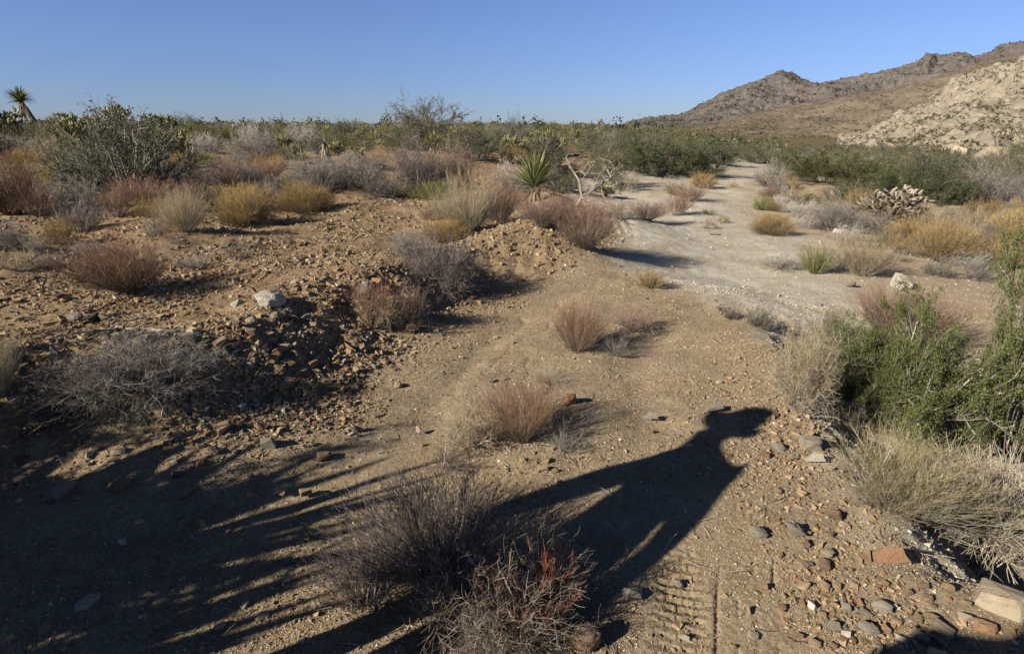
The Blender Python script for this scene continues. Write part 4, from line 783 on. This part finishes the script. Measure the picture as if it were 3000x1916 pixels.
for e in [
 (1665, 1192, 44, 46, 'orange', 'blocky', 'upright orange block rock standing alone on the track', 'orange block rock'),
 (1715, 1916, 95, 100, 'brown', 'rounded', 'round brown stone at the bottom edge right of the bleached bush', 'round brown stone'),
 (795, 905, 90, 32, 'white', 'rounded', 'long pale grey stone, larger of the two on the left terrace', 'long pale stone'),
 (702, 902, 58, 28, 'white', 'angular', 'smaller whitish stone left of the long pale stone', 'whitish stone'),
 (228, 942, 44, 26, 'grey', 'rounded', 'bluish grey stone beside the dark curved wood', 'bluish grey stone'),
 (548, 1003, 54, 34, 'grey', 'blocky', 'pale leaning stone at the right end of the splintered wood', 'leaning stone'),
 (300, 1232, 46, 52, 'pale', 'blocky', 'pale yellowish rock below the sprawling dead shrub', 'yellowish rock'),
 (408, 1045, 60, 30, 'tan', 'angular', 'tan flat rock behind the sprawling dead shrub', None),
 (650, 1022, 44, 24, 'tan', 'blocky', 'tan block at the left end of the rock pile', 'left tan block'),
 (812, 945, 36, 30, 'grey', 'rounded', 'grey rounded rock below the long pale stone', 'grey pile rock'),
 (862, 945, 28, 20, 'brown', 'blocky', 'dark red-brown block right of the grey rounded rock', None),
 (905, 938, 34, 24, 'pale', 'angular', 'pale pointed rock behind the rock pile', None), (920, 965, 30, 26, 'tan', 'angular', 'tan egg-like rock at the top right of the rock pile', None),
 (740, 950, 36, 20, 'pale', 'rounded', 'pale flat rock left of the grey rounded rock', None), (883, 990, 28, 26, 'pale', 'angular', 'pale triangular rock in the middle of the rock pile', None),
 (735, 985, 34, 26, 'tan', 'blocky', 'tan rock at the upper left of the rock pile', None), (762, 1020, 32, 30, 'pale', 'angular', 'pale greenish rock in the left half of the rock pile', None),
 (805, 1050, 40, 30, 'orange', 'blocky', 'orange cracked rock in the rock pile, brightest of it', 'orange cracked rock'), (835, 1035, 38, 26, 'pale', 'blocky', 'pale slab right above the orange cracked rock', None),
 (868, 1020, 30, 20, 'pale', 'angular', 'pale flat rock at the centre of the rock pile', None), (865, 1055, 26, 28, 'tan', 'blocky', 'tan cube-like rock right of the orange cracked rock', None),
 (915, 1050, 36, 26, 'orange', 'angular', 'orange-tan rock near the right end of the rock pile', None), (970, 1045, 22, 26, 'pale', 'angular', 'thin pale upright rock right of the rock pile', None),
 (1125, 1070, 24, 18, 'tan', 'blocky', 'tan cube rock alone at the foot of the bank', None), (1045, 1090, 22, 20, 'pale', 'rounded', 'pale round rock at the foot of the bank', None),
 (1140, 968, 34, 40, 'grey', 'angular', 'dark grey upright rock at the foot of the rust-red bank sprigs', None), (1210, 978, 44, 26, 'brown', 'rounded', 'brown rounded stone right of the dark grey upright rock', 'brown bank stone'),
 (1070, 862, 26, 40, 'white', 'blocky', 'striped white upright rock on top of the rocky bank', 'striped white rock'), (1105, 838, 50, 22, 'orange', 'angular', 'flat orange rock right of the striped white rock', None),
 (1240, 830, 24, 20, 'white', 'angular', 'white rock beside the foot of the purplish bank bush', None), (1440, 1125, 32, 20, 'grey', 'angular', 'grey stone left of the flat pale tuft', None),
 (2632, 845, 72, 42, 'white', 'blocky', 'big white block rock on the sand behind the pink wash shrub', 'big white rock'), (2492, 845, 42, 20, 'grey', 'angular', 'greenish grey rock on the sand left of the big white rock', 'greenish grey rock'),
 (2460, 690, 50, 18, 'white', 'angular', 'whitish flat rock below the wide grey sand shrub', None), (2480, 706, 24, 12, 'white', 'angular', 'small bluish white rock below the whitish flat rock', None),
 (2290, 565, 40, 18, 'grey', 'rounded', 'grey rounded rock behind the red shrub at the wash edge', None), (2600, 742, 50, 16, 'grey', 'angular', 'flat bluish slab in the sand right of the yellow-green shrub', None),
 (2225, 882, 14, 12, 'grey', 'angular', 'small dark rock alone on the pale wash', None), (2460, 1020, 12, 14, 'grey', 'angular', 'small dark rock beside the pink wash shrub', None),
 (2400, 715, 22, 12, 'white', 'angular', 'small white rock left of the bluish slab', None), (2065, 625, 24, 14, 'white', 'angular', 'small whitish rock by the tiny green tuft in the wash', None),
 (1985, 625, 34, 18, 'white', 'rounded', 'whitish rock hidden behind the pink and green wash shrub', None), (2090, 690, 30, 12, 'grey', 'angular', 'greyish flat rock in front of the tiny reddish twig bush', None),
 (2382, 1360, 58, 28, 'white', 'angular', 'white flat rock at the left foot of the yellow-green bank shrub', 'white flat rock'), (2370, 1318, 62, 34, 'grey', 'blocky', 'grey block rock above the white flat rock', 'grey block rock'),
 (2280, 1322, 46, 28, 'grey', 'rounded', 'dark rounded rock left of the grey block rock', None), (2375, 1258, 44, 20, 'pale', 'angular', 'pale narrow rock near the dry edge bush', None), (2300, 1148, 56, 30, 'pale', 'angular', 'long pale rock on the track edge below the dry edge bush', 'long pale edge rock'),
 (2108, 1127, 28, 12, 'white', 'angular', 'small white flake alone on the track right of the orange block rock', None), (2085, 1212, 60, 14, 'grey', 'angular', 'flat grey flake right above the head of the shadow', None), (1905, 1232, 44, 14, 'grey', 'angular', 'flat grey flake left of the head of the shadow', None),
 (2445, 1522, 36, 34, 'brown', 'blocky', 'red-brown rock with a dark side on the bare bank', None), (2218, 1578, 60, 32, 'grey', 'rounded', 'smooth grey stone in the middle of the right gravel', 'smooth grey stone'),
 (2330, 1582, 90, 26, 'grey', 'angular', 'long flat slab right of the smooth grey stone', 'long flat slab'), (2420, 1642, 66, 44, 'pale', 'angular', 'pale layered rock below the long flat slab', 'pale layered rock'), (2360, 1606, 46, 30, 'brown', 'angular', 'brown rock between the long flat slab and the pale layered rock', None),
 (2408, 1668, 42, 34, 'brown', 'blocky', 'dark brown rock right below the pale layered rock', None), (2590, 1655, 108, 62, 'orange', 'angular', 'large orange wedge rock at the edge of the bank', 'orange wedge rock'),
 (2235, 1730, 40, 24, 'brown', 'angular', 'red-brown rock alone below the smooth grey stone', 'red-brown rock'), (2920, 1800, 140, 72, 'pale', 'blocky', 'large pale slab rock at the lower right edge', 'large pale slab'),
 (2780, 1735, 48, 40, 'tan', 'angular', 'tan pointed rock left of the large pale slab', None), (2540, 1860, 62, 34, 'grey', 'rounded', 'dark smooth stone in the right bottom gravel', 'dark smooth stone'), (2430, 1850, 56, 30, 'grey', 'angular', 'olive grey stone left of the dark smooth stone', None),
 (2580, 1795, 60, 30, 'grey', 'rounded', 'grey stone above the dark smooth stone', None), (2585, 1715, 34, 24, 'orange', 'angular', 'small orange rock below the orange wedge rock', None), (2880, 1855, 56, 34, 'orange', 'blocky', 'orange-grey rock below the large pale slab', None), (2830, 1825, 60, 30, 'pale', 'angular', 'pale rock left below the large pale slab', None),
 (2750, 1865, 62, 38, 'pale', 'blocky', 'pale blocky rock in the bottom right gravel', None), (2690, 1880, 50, 32, 'grey', 'blocky', 'greenish block rock left of the pale blocky rock', None), (2640, 1885, 44, 32, 'white', 'angular', 'whitish pointed rock at the bottom right', None), (2570, 1910, 40, 26, 'grey', 'angular', 'bluish chip rock at the bottom edge right of the olive grey stone', None),
 (2005, 1878, 30, 18, 'white', 'angular', 'small white rock alone on the tyre marks', None), (1985, 1720, 36, 22, 'grey', 'rounded', 'grey stone at the top of the tyre marks', None), (1855, 1775, 90, 28, 'grey', 'angular', 'flat bluish grey slab right of the bleached tangled bush', 'bluish flat slab'),
 (1605, 1362, 36, 22, 'tan', 'angular', 'tan rock, topmost of three below the mid-track red shrub', None), (1590, 1384, 34, 18, 'tan', 'blocky', 'tan rock at the left of the three below the mid-track red shrub', None), (1622, 1388, 26, 20, 'tan', 'angular', 'tan rock at the right of the three below the mid-track red shrub', None),
 (1534, 1355, 22, 18, 'tan', 'rounded', 'small round tan rock left of the three below the mid-track red shrub', None), (1235, 1308, 26, 14, 'orange', 'angular', 'orange rock alone on the track left of the mid-track red shrub', None), (1172, 1520, 46, 20, 'tan', 'blocky', 'tan brick-like rock left of the large shadowed shrub', 'brick-like rock'),
 (1050, 1275, 56, 20, 'grey', 'angular', 'flat grey rock at the edge of the striped shade', None), (1225, 1268, 40, 14, 'pale', 'angular', 'flat pale flake above the striped shade', None), (262, 1785, 70, 40, 'white', 'rounded', 'pale boat-shaped stone in the lower left striped shade', 'boat-shaped stone'),
 (770, 1820, 44, 34, 'grey', 'angular', 'greenish grey rock near the bottom left of the track', 'greenish track rock'), (648, 1845, 38, 20, 'white', 'rounded', 'small pale flat stone left of the greenish grey rock', None), (845, 1650, 26, 22, 'grey', 'blocky', 'small bluish grey stone above the greenish grey rock', None), (885, 1888, 30, 18, 'white', 'angular', 'pale chip at the bottom edge left of the person shadow', None),
 (185, 1465, 84, 44, 'grey', 'rounded', 'large grey rock lying in the deep shade on the left', 'large shaded rock'), (545, 1460, 44, 32, 'grey', 'rounded', 'bluish rock in the deep shade, right of the large shaded rock', None), (590, 1505, 44, 34, 'grey', 'angular', 'blue-grey rock right below the bluish shaded rock', None), (365, 1600, 34, 34, 'white', 'angular', 'pale pointed rock in the middle of the deep shade', None),
 (360, 1440, 60, 30, 'orange', 'rounded', 'orange-brown rock at the upper edge of the deep shade', None), (655, 1272, 48, 38, 'tan', 'blocky', 'tan block rock above the striped shade', None), (770, 1268, 48, 46, 'tan', 'angular', 'tan jagged rock right of the tan block rock', None), (788, 1320, 44, 42, 'grey', 'blocky', 'cracked grey rock below the tan jagged rock', None),
 (355, 1335, 40, 32, 'pale', 'angular', 'pale rock on the upper edge of the left shade', None), (262, 1345, 26, 24, 'white', 'angular', 'small white rock left of the pale shaded one', None), (635, 1342, 44, 40, 'grey', 'angular', 'grey sharp rock in the upper striped shade', None), (555, 1305, 40, 28, 'orange', 'angular', 'orange rock above the grey sharp rock', None), (180, 1355, 26, 20, 'white', 'angular', 'small white chip at the far left of the upper shade', None),
 (2890, 480, 110, 32, 'pale', 'angular', 'pale boulder outcrop at the foot of the granite hill', 'granite outcrop'), (2985, 490, 60, 42, 'pale', 'rounded', 'rounded pale boulder cut off by the right edge', None), (2960, 470, 60, 22, 'tan', 'angular', 'reddish boulder right of the granite outcrop', None), (2800, 466, 90, 18, 'pale', 'angular', 'low pale boulder left of the granite outcrop', None)]:
    rock(*e)
def rock_cluster(n, cx, cy, sx, sy, sz, cols, seed, kd=None, place=''):
    rg = np.random.default_rng(seed); c = 0; t = 0
    while c < n and t < n * 30:
        t += 1; px, py = rg.normal(cx, sx), rg.normal(cy, sy); w = rg.uniform(*sz) * (py / 1000) ** 1.1
        if px < 5 or px > 2995 or py > 1912 or any(abs(px - q[0]) < (w + q[2]) * .5 and abs(py - q[1]) < (w + q[2]) * .33 for q in placed_r): continue
        c += 1; rock(px, py, w, w * rg.uniform(.55, .85), cols[rg.integers(len(cols))], kd); ROCKS[-1].append(place)
TN = ['tan', 'tan', 'pale', 'orange', 'brown', 'tan', 'pale', 'tan', 'grey', 'brown']
rock_cluster(66, 850, 1030, 115, 58, (14, 34), TN, 1, None, 'in the rock pile')
rock_cluster(16, 1180, 845, 70, 40, (10, 22), TN, 2, None, 'on the rocky bank')
rock_cluster(26, 1640, 700, 55, 22, (12, 26), TN, 3, None, 'on the far rocky bank end')
rock_cluster(38, 2690, 1820, 190, 62, (12, 26), TN, 4, None, 'in the bottom right gravel')
rock_cluster(10, 2350, 1380, 100, 120, (12, 22), TN, 5, None, 'on the right side of the track')
rock_cluster(18, 560, 1330, 260, 70, (14, 30), TN, 6, None, 'on the shaded left bank')
rock_cluster(10, 500, 900, 260, 90, (12, 22), TN, 7, None, 'on the left gravel terrace')

# ------------------------------------------------------------------ gravel: too many to count
def gravel():
    rg = np.random.default_rng(9); n = 330000; az = np.radians(rg.uniform(-54, 54, n)); r = np.exp(rg.uniform(math.log(1.1), math.log(17), n)); x = r * np.sin(az); y = r * np.cos(az)
    dl, dw = masks(x, y); te = sst(-.3, .3, dl); wa = sst(-.1, .3, dw); bank = np.exp(-((dw + .25) / .35) ** 2) * (1 - sst(3, 5, y)) + .6 * np.exp(-((dl + .1) / .3) ** 2); patch = .5 + gn(x * 1.1, y * 1.1, 51)
    p = np.clip(.30 * (1 - te) * (1 - wa) + te * 1.0 + wa * .22 + .5 * bank * (1 - wa), 0, 1) * np.clip(patch * 1.5, .12, 1.2) * (1 - .85 * (x > .3) * (x < 1.0) * (y < 2.3)); k = rg.uniform(size=n) < p; x, y, r, te, wa, bank = x[k], y[k], r[k], te[k], wa[k], bank[k]; n = len(x)
    s = np.exp(rg.normal(0, .6, n)) * (.0019 + .0026 * te + .0006 * wa + .0014 * np.clip(bank, 0, 1)) * (1 + .10 * r); s = np.clip(s, .0016, .035); z = H(x, y) + micro(x, y, *masks(x, y))
    cube = np.array([[a, b, c] for a in (-1, 1) for b in (-1, 1) for c in (-1, 1)], float) / 1.5; Fq = np.array([[0, 1, 3, 2], [4, 6, 7, 5], [0, 4, 5, 1], [2, 3, 7, 6], [0, 2, 6, 4], [1, 5, 7, 3]])
    V = cube[None] + rg.normal(0, .24, (n, 8, 3)); V *= np.stack([rg.uniform(.8, 1.5, n), rg.uniform(.6, 1, n), rg.uniform(.5, .9, n)], 1)[:, None]
    th = rg.uniform(0, 6.28, n); ct, st = np.cos(th)[:, None], np.sin(th)[:, None]; X = V[..., 0] * ct - V[..., 1] * st; Y = V[..., 0] * st + V[..., 1] * ct; ti = rg.normal(0, .35, n)[:, None]; Z = V[..., 2] + X * ti
    V = np.stack([X, Y, Z], -1) * s[:, None, None] + np.stack([x, y, z + s * .2], 1)[:, None]
    pal = np.array([[.33, .235, .135], [.27, .18, .10], [.39, .295, .18], [.31, .18, .095], [.23, .205, .17], [.50, .45, .37], [.19, .14, .10]]); ci = rg.choice(7, n, p=[.34, .22, .2, .05, .07, .04, .08]); c = pal[ci]
    pw = np.array([[.52, .47, .40], [.40, .35, .29], [.28, .26, .24]])[rg.choice(3, n, p=[.4, .4, .2])]; c = np.where(wa[:, None] > .5, pw, c) * rg.uniform(.8, 1.2, (n, 1))
    F = (Fq[None] + (np.arange(n) * 8)[:, None, None]).reshape(-1, 4); me = mesh('gravel', V.reshape(-1, 3), F, plantmat('pebble', .85, 0, .2, 60), np.repeat(c, 8, 0))
    tag(put('gravel', me), 'loose tan, orange and grey gravel strewn over the track and bank', 'gravel', kind='stuff')
gravel()
def grit():
    rg = np.random.default_rng(29); n = 330000; az = np.radians(rg.uniform(-53, 53, n)); r = np.exp(rg.uniform(math.log(1.1), math.log(6.5), n)); x = r * np.sin(az); y = r * np.cos(az); k = rg.uniform(size=n) < np.clip(.55 + .9 * gn(x * 2.1, y * 2.1, 61), .15, 1) * (1 - .6 * (x > .4) * (x < .95) * (y < 2.1)); x, y, r = x[k], y[k], r[k]; n = len(x)
    dl, dw = masks(x, y); wa = sst(0, .3, dw); s = np.exp(rg.normal(0, .4, n)) * .0013 * (1 + .28 * r); o = np.array([[1, 0, 0], [-.5, .87, 0], [-.5, -.87, 0], [0, 0, 1.0]]); V = o[None] + rg.normal(0, .3, (n, 4, 3)); th = rg.uniform(0, 6.28, n); ct, st = np.cos(th)[:, None], np.sin(th)[:, None]
    V = np.stack([V[..., 0] * ct - V[..., 1] * st, V[..., 0] * st + V[..., 1] * ct, V[..., 2]], -1) * s[:, None, None] + np.stack([x, y, H(x, y) + micro(x, y, dl, dw) + .0005], 1)[:, None]
    pal = np.array([[.36, .27, .165], [.28, .20, .12], [.44, .36, .25], [.22, .17, .12], [.55, .49, .39]]); c = np.where(wa[:, None] > .5, np.array([[.5, .44, .35]]), pal[rg.choice(5, n, p=[.36, .25, .2, .13, .06])]) * rg.uniform(.75, 1.25, (n, 1))
    F = (np.array([[0, 1, 3], [1, 2, 3], [2, 0, 3]])[None] + (np.arange(n) * 4)[:, None, None]).reshape(-1, 3); tag(put('grit', mesh('grit', V.reshape(-1, 3), F, bpy.data.materials['pebble'], np.repeat(c, 4, 0))), 'fine sandy grit covering the track and bank', 'grit', kind='stuff')
grit()
def litter():
    rg = np.random.default_rng(19); n = 2600; az = np.radians(rg.uniform(-52, 50, n)); r = np.exp(rg.uniform(math.log(1.2), math.log(9), n)); x = r * np.sin(az); y = r * np.cos(az); dl, dw = masks(x, y)
    k = rg.uniform(size=n) < .35 + .5 * (dl > 0); x, y = x[k], y[k]
    for p in PLANTS:
        if math.hypot(p[1], p[2]) < 11 and p[6] in ('shrub', 'bush', 'grass'):
            wd = p[0].scale[0]; m = int(130 * min(1, wd)); tt = rg.uniform(0, 6.28, m); q = wd * .5 * rg.uniform(.1, 1.25, m); x = np.append(x, p[1] + q * np.cos(tt)); y = np.append(y, p[2] + q * np.sin(tt))
    n = len(x); z = H(x, y) + micro(x, y, *masks(x, y)) + .004; th = rg.uniform(0, 6.28, n); D = np.stack([np.cos(th), np.sin(th), rg.uniform(0, .15, n)], 1)
    P = run(rg, np.stack([x, y, z], 1), D, rg.uniform(.03, .14, n), 4, .2, -.02); V, F, pid = tubes(P, .0016, .001, 3, rg); c = np.array([.36, .30, .21]) * rg.uniform(.5, 1.4, (n, 1)); me = mesh('litter', V, F, M_STEM, c[pid])
    tag(put('litter', me), 'fine dry twig and straw litter on the ground', 'litter', kind='stuff')
litter()

# ------------------------------------------------------------------ the person, and an added stand-in figure, whose shadows fall into the picture
def body(name, joints, edges, label, shirt, capcol, head, face, caplen=.148, tilt=0):
    """joints: (position, rx, ry) ; one skinned surface"""
    me = bpy.data.meshes.new(name); me.from_pydata([j[0] for j in joints], edges, []); o = put(name, me); sk = o.modifiers.new('skin', 'SKIN'); sk.use_smooth_shade = True
    for sv, j in zip(me.skin_vertices[0].data, joints): sv.radius = (j[1], j[2])
    me.skin_vertices[0].data[0].use_root = True; sb = o.modifiers.new('smooth', 'SUBSURF'); sb.levels = 2; sb.render_levels = 2
    m, n, b, out = newmat(name + '_cloth'); no = N(n, 'ShaderNodeTexNoise', i_Scale=9.0); c = mixc(n, no.outputs[0], shirt, tuple(v * .7 for v in shirt)); n.links.new(c, b.inputs['Base Color']); b.inputs['Roughness'].default_value = .9; me.materials.append(m)
    # hat: a dome crown inside a round, slightly drooping brim
    V = []; prof = [(.001, .150), (.045, .147), (.075, .125), (.092, .06), (.102, .0), (.125, -.004), (caplen, -.014), (caplen, -.022), (.12, -.013), (.095, -.010)]; ns = 28
    for r_, h_ in prof:
        for k in range(ns):
            a = 2 * math.pi * k / ns; V.append((r_ * math.cos(a) * .92, r_ * math.sin(a) * 1.05, h_ - .008 * math.cos(2 * a) * (r_ > .11)))
    F = [[i * ns + k, i * ns + (k + 1) % ns, (i + 1) * ns + (k + 1) % ns, (i + 1) * ns + k] for i in range(len(prof) - 1) for k in range(ns)]
    m2, n2, b2, _ = newmat(name + '_hat'); no = N(n2, 'ShaderNodeTexNoise', i_Scale=20.0); n2.links.new(mixc(n2, no.outputs[0], capcol, tuple(v * .8 for v in capcol)), b2.inputs['Base Color'])
    hat = put('hat', mesh('hat', V, F, m2, None, True), o, Vector(head) + Vector((0, 0, .05))); hat.rotation_euler = (0, tilt, math.atan2(-face[0], face[1]))
    tag(o, label, 'person'); return o
DH = np.array([math.sin(R(SUN_AZ)), math.cos(R(SUN_AZ))]); TE = math.tan(R(SUN_EL)); PERP = np.array([DH[1], -DH[0]])
def shadow_to_body(pts, height, ref=0):
    """pts: joints as seen in the shadow (photo pixels); the body stands in the upright plane across the sun's heading in which joint `ref` is `height` above the ground"""
    g = [np.array([float(v[0]) for v in cast(*p)[:3]]) for p in pts]; z0 = float(H(np.array([-1.3]), np.array([.9]))[0]); s = (height + z0 - g[ref][2]) / TE; along = g[ref][:2] @ DH - s; out = []
    for q in g:
        sq = q[:2] @ DH - along; out.append(np.array([*(q[:2] - DH * sq), q[2] + sq * TE]))
    return out
J = shadow_to_body([(2118, 1252), (2046, 1308), (1995, 1380), (1935, 1342), (2092, 1388), (1660, 1436), (1985, 1545), (1390, 1520), (1800, 1715), (1790, 1530), (1610, 1650), (1690, 1640), (2215, 1262)], 1.62)
z0 = float(H(np.array([-1.1]), np.array([.8]))[0]); hip = J[9]; print('JOINTS', [np.round(j, 2).tolist() for j in J])
PHIP = J[10]; foot_l = np.array([PHIP[0] - PERP[0] * .16, PHIP[1] - PERP[1] * .16, z0 + .05]); foot_r = np.array([PHIP[0] + PERP[0] * .14, PHIP[1] + PERP[1] * .14, z0 + .05])
def mix3(a, b, t): return a * (1 - t) + b * t
kl = mix3(PHIP, foot_l, .5) + [*(DH * .03), 0]; kr = mix3(PHIP, foot_r, .5) + [*(DH * .03), 0]; hl = PHIP + [*(-PERP * .09), 0]; hr = PHIP + [*(PERP * .09), 0]
fw = np.array([*DH, 0])
joints = [(PHIP, .19, .13), (J[9], .19, .13), (J[2], .195, .13), (J[1], .06, .06), (J[0] * .6 + J[1] * .4, .07, .075), (J[0] - [0, 0, .02], .08, .095),
          (J[3], .09, .09), (J[5], .075, .075), (J[7], .042, .042), (J[4], .08, .08), (J[6], .06, .06), (J[8], .04, .04),
          (hl, .095, .095), (kl, .065, .065), (foot_l, .045, .045), (foot_l + fw * .18 - [0, 0, .02], .04, .03), (hr, .095, .095), (kr, .065, .065), (foot_r, .045, .045), (foot_r + fw * .18 - [0, 0, .02], .04, .03),
          (J[7] + (J[7] - J[5]) * .35, .028, .018), (J[8] + (J[8] - J[6]) * .35, .028, .018)]
edges = [(0, 1), (1, 2), (2, 3), (3, 4), (4, 5), (2, 6), (6, 7), (7, 8), (2, 9), (9, 10), (10, 11), (0, 12), (12, 13), (13, 14), (14, 15), (0, 16), (16, 17), (17, 18), (18, 19), (8, 20), (11, 21)]
body('person', [(tuple(map(float, p)), a, b) for p, a, b in joints], edges, 'standing person in a brimmed hat whose shadow lies across the track', (.10, .12, .16), (.2, .18, .14), J[0], tuple((J[12] - J[0])[:2]))

K = shadow_to_body([(3075, 1790)], 1.66); k0 = K[0] + np.array([*(PERP * .05), 0]); kz = float(H(np.array([k0[0]]), np.array([k0[1]]))[0])  # added unseen figure beside the camera, placed to throw the camera holder's shadow
def kp(a, f, h): return tuple(float(v) for v in (k0[0] + PERP[0] * a + DH[0] * f, k0[1] + PERP[1] * a + DH[1] * f, kz + h))
body('person', [(kp(0, 0, .92), .16, .11), (kp(0, 0, 1.15), .15, .11), (kp(0, .02, 1.38), .17, .11), (kp(0, .03, 1.52), .06, .06), (kp(0, .05, 1.60), .08, .085), (kp(0, .05, 1.70), .09, .10),
      (kp(-.2, .02, 1.40), .065, .065), (kp(-.27, .1, 1.16), .05, .05), (kp(-.2, .34, 1.12), .038, .038), (kp(-.18, .43, 1.13), .035, .025), (kp(.2, .02, 1.40), .065, .065), (kp(.26, .02, 1.12), .05, .05), (kp(.25, .08, .86), .038, .038),
      (kp(-.09, 0, .86), .095, .095), (kp(-.11, .02, .48), .065, .065), (kp(-.12, 0, .08), .045, .045), (kp(-.12, .17, .04), .04, .03), (kp(.09, 0, .86), .095, .095), (kp(.11, .02, .48), .065, .065), (kp(.12, 0, .08), .045, .045), (kp(.12, .17, .04), .04, .03)],
     [(0, 1), (1, 2), (2, 3), (3, 4), (4, 5), (2, 6), (6, 7), (7, 8), (8, 9), (2, 10), (10, 11), (11, 12), (0, 13), (13, 14), (14, 15), (15, 16), (0, 17), (17, 18), (18, 19), (19, 20)],
     'added unseen stand-in for the camera holder, casting a shadow at the lower right edge', (.14, .13, .11), (.25, .24, .22), kp(0, .05, 1.70), tuple(DH))
print('second person at', k0)

# ------------------------------------------------------------------ labels for the scattered things
ORD = [''] + 'second third fourth fifth sixth seventh eighth ninth tenth eleventh twelfth thirteenth fourteenth fifteenth sixteenth seventeenth eighteenth'.split() + ['farther'] * 60
def autolabel():
    HAND = {o['label'] for o in bpy.data.objects if 'label' in o}
    marks = [(p[4], p[1], p[2]) for p in PLANTS if p[4]] + [(q[4], q[1], q[2]) for q in ROCKS if q[4]]; used = {}
    todo = [(p[0], p[1], p[2], p[5], None) for p in PLANTS if p[5] and 'label' not in p[0]]
    med = {}
    for q in ROCKS:
        if 'label' not in q[0]:
            sz = 'tiny' if q[7] < .035 else 'small' if q[7] < .06 else 'fist-sized' if q[7] < .1 else 'large'; todo.append((q[0], q[1], q[2], f'{sz} {q[6]} {q[5]} rock', q[10] if len(q) > 10 else None))
    ang = lambda x, y: math.atan2(x, y)
    for o, x, y, look, place in todo:
        best = sorted(marks, key=lambda m: (m[1] - x) ** 2 + (m[2] - y) ** 2 if look.endswith('rock') else ((ang(m[1], m[2]) - ang(x, y)) * 30) ** 2 + ((math.log(math.hypot(m[1], m[2])) - math.log(math.hypot(x, y))) * 12) ** 2)[:4]
        for m in best:
            da = (ang(x, y) - ang(m[1], m[2])); dr = math.log(math.hypot(x, y) / math.hypot(m[1], m[2])); rel = ('right of' if da > 0 else 'left of') if abs(da) > abs(dr) * .35 else ('behind' if dr > 0 else 'in front of'); lab = f'{look} {rel} the {m[0]}'
            if lab not in used and lab not in HAND: break
        if lab in used:
            for m in best[:1]:
                da = (ang(x, y) - ang(m[1], m[2])); dr = math.log(math.hypot(x, y) / math.hypot(m[1], m[2])); rel = ('behind' if dr > 0 else 'in front') + (' and right of' if da > 0 else ' and left of'); lab = f'{look} {rel} the {m[0]}'
        used.setdefault(lab, []).append((o, x, y))
    for lab, L in used.items():
        L.sort(key=lambda t: math.hypot(t[1], t[2]))
        for i, (o, x, y) in enumerate(L):
            o['label'] = lab if len(L) == 1 else f'{ORD[i] + " " if i else ""}nearest {lab}'
            if 'group' not in o: o['group'] = 'rocks strewn over the banks and track'
autolabel()
print('objects', len(bpy.data.objects))
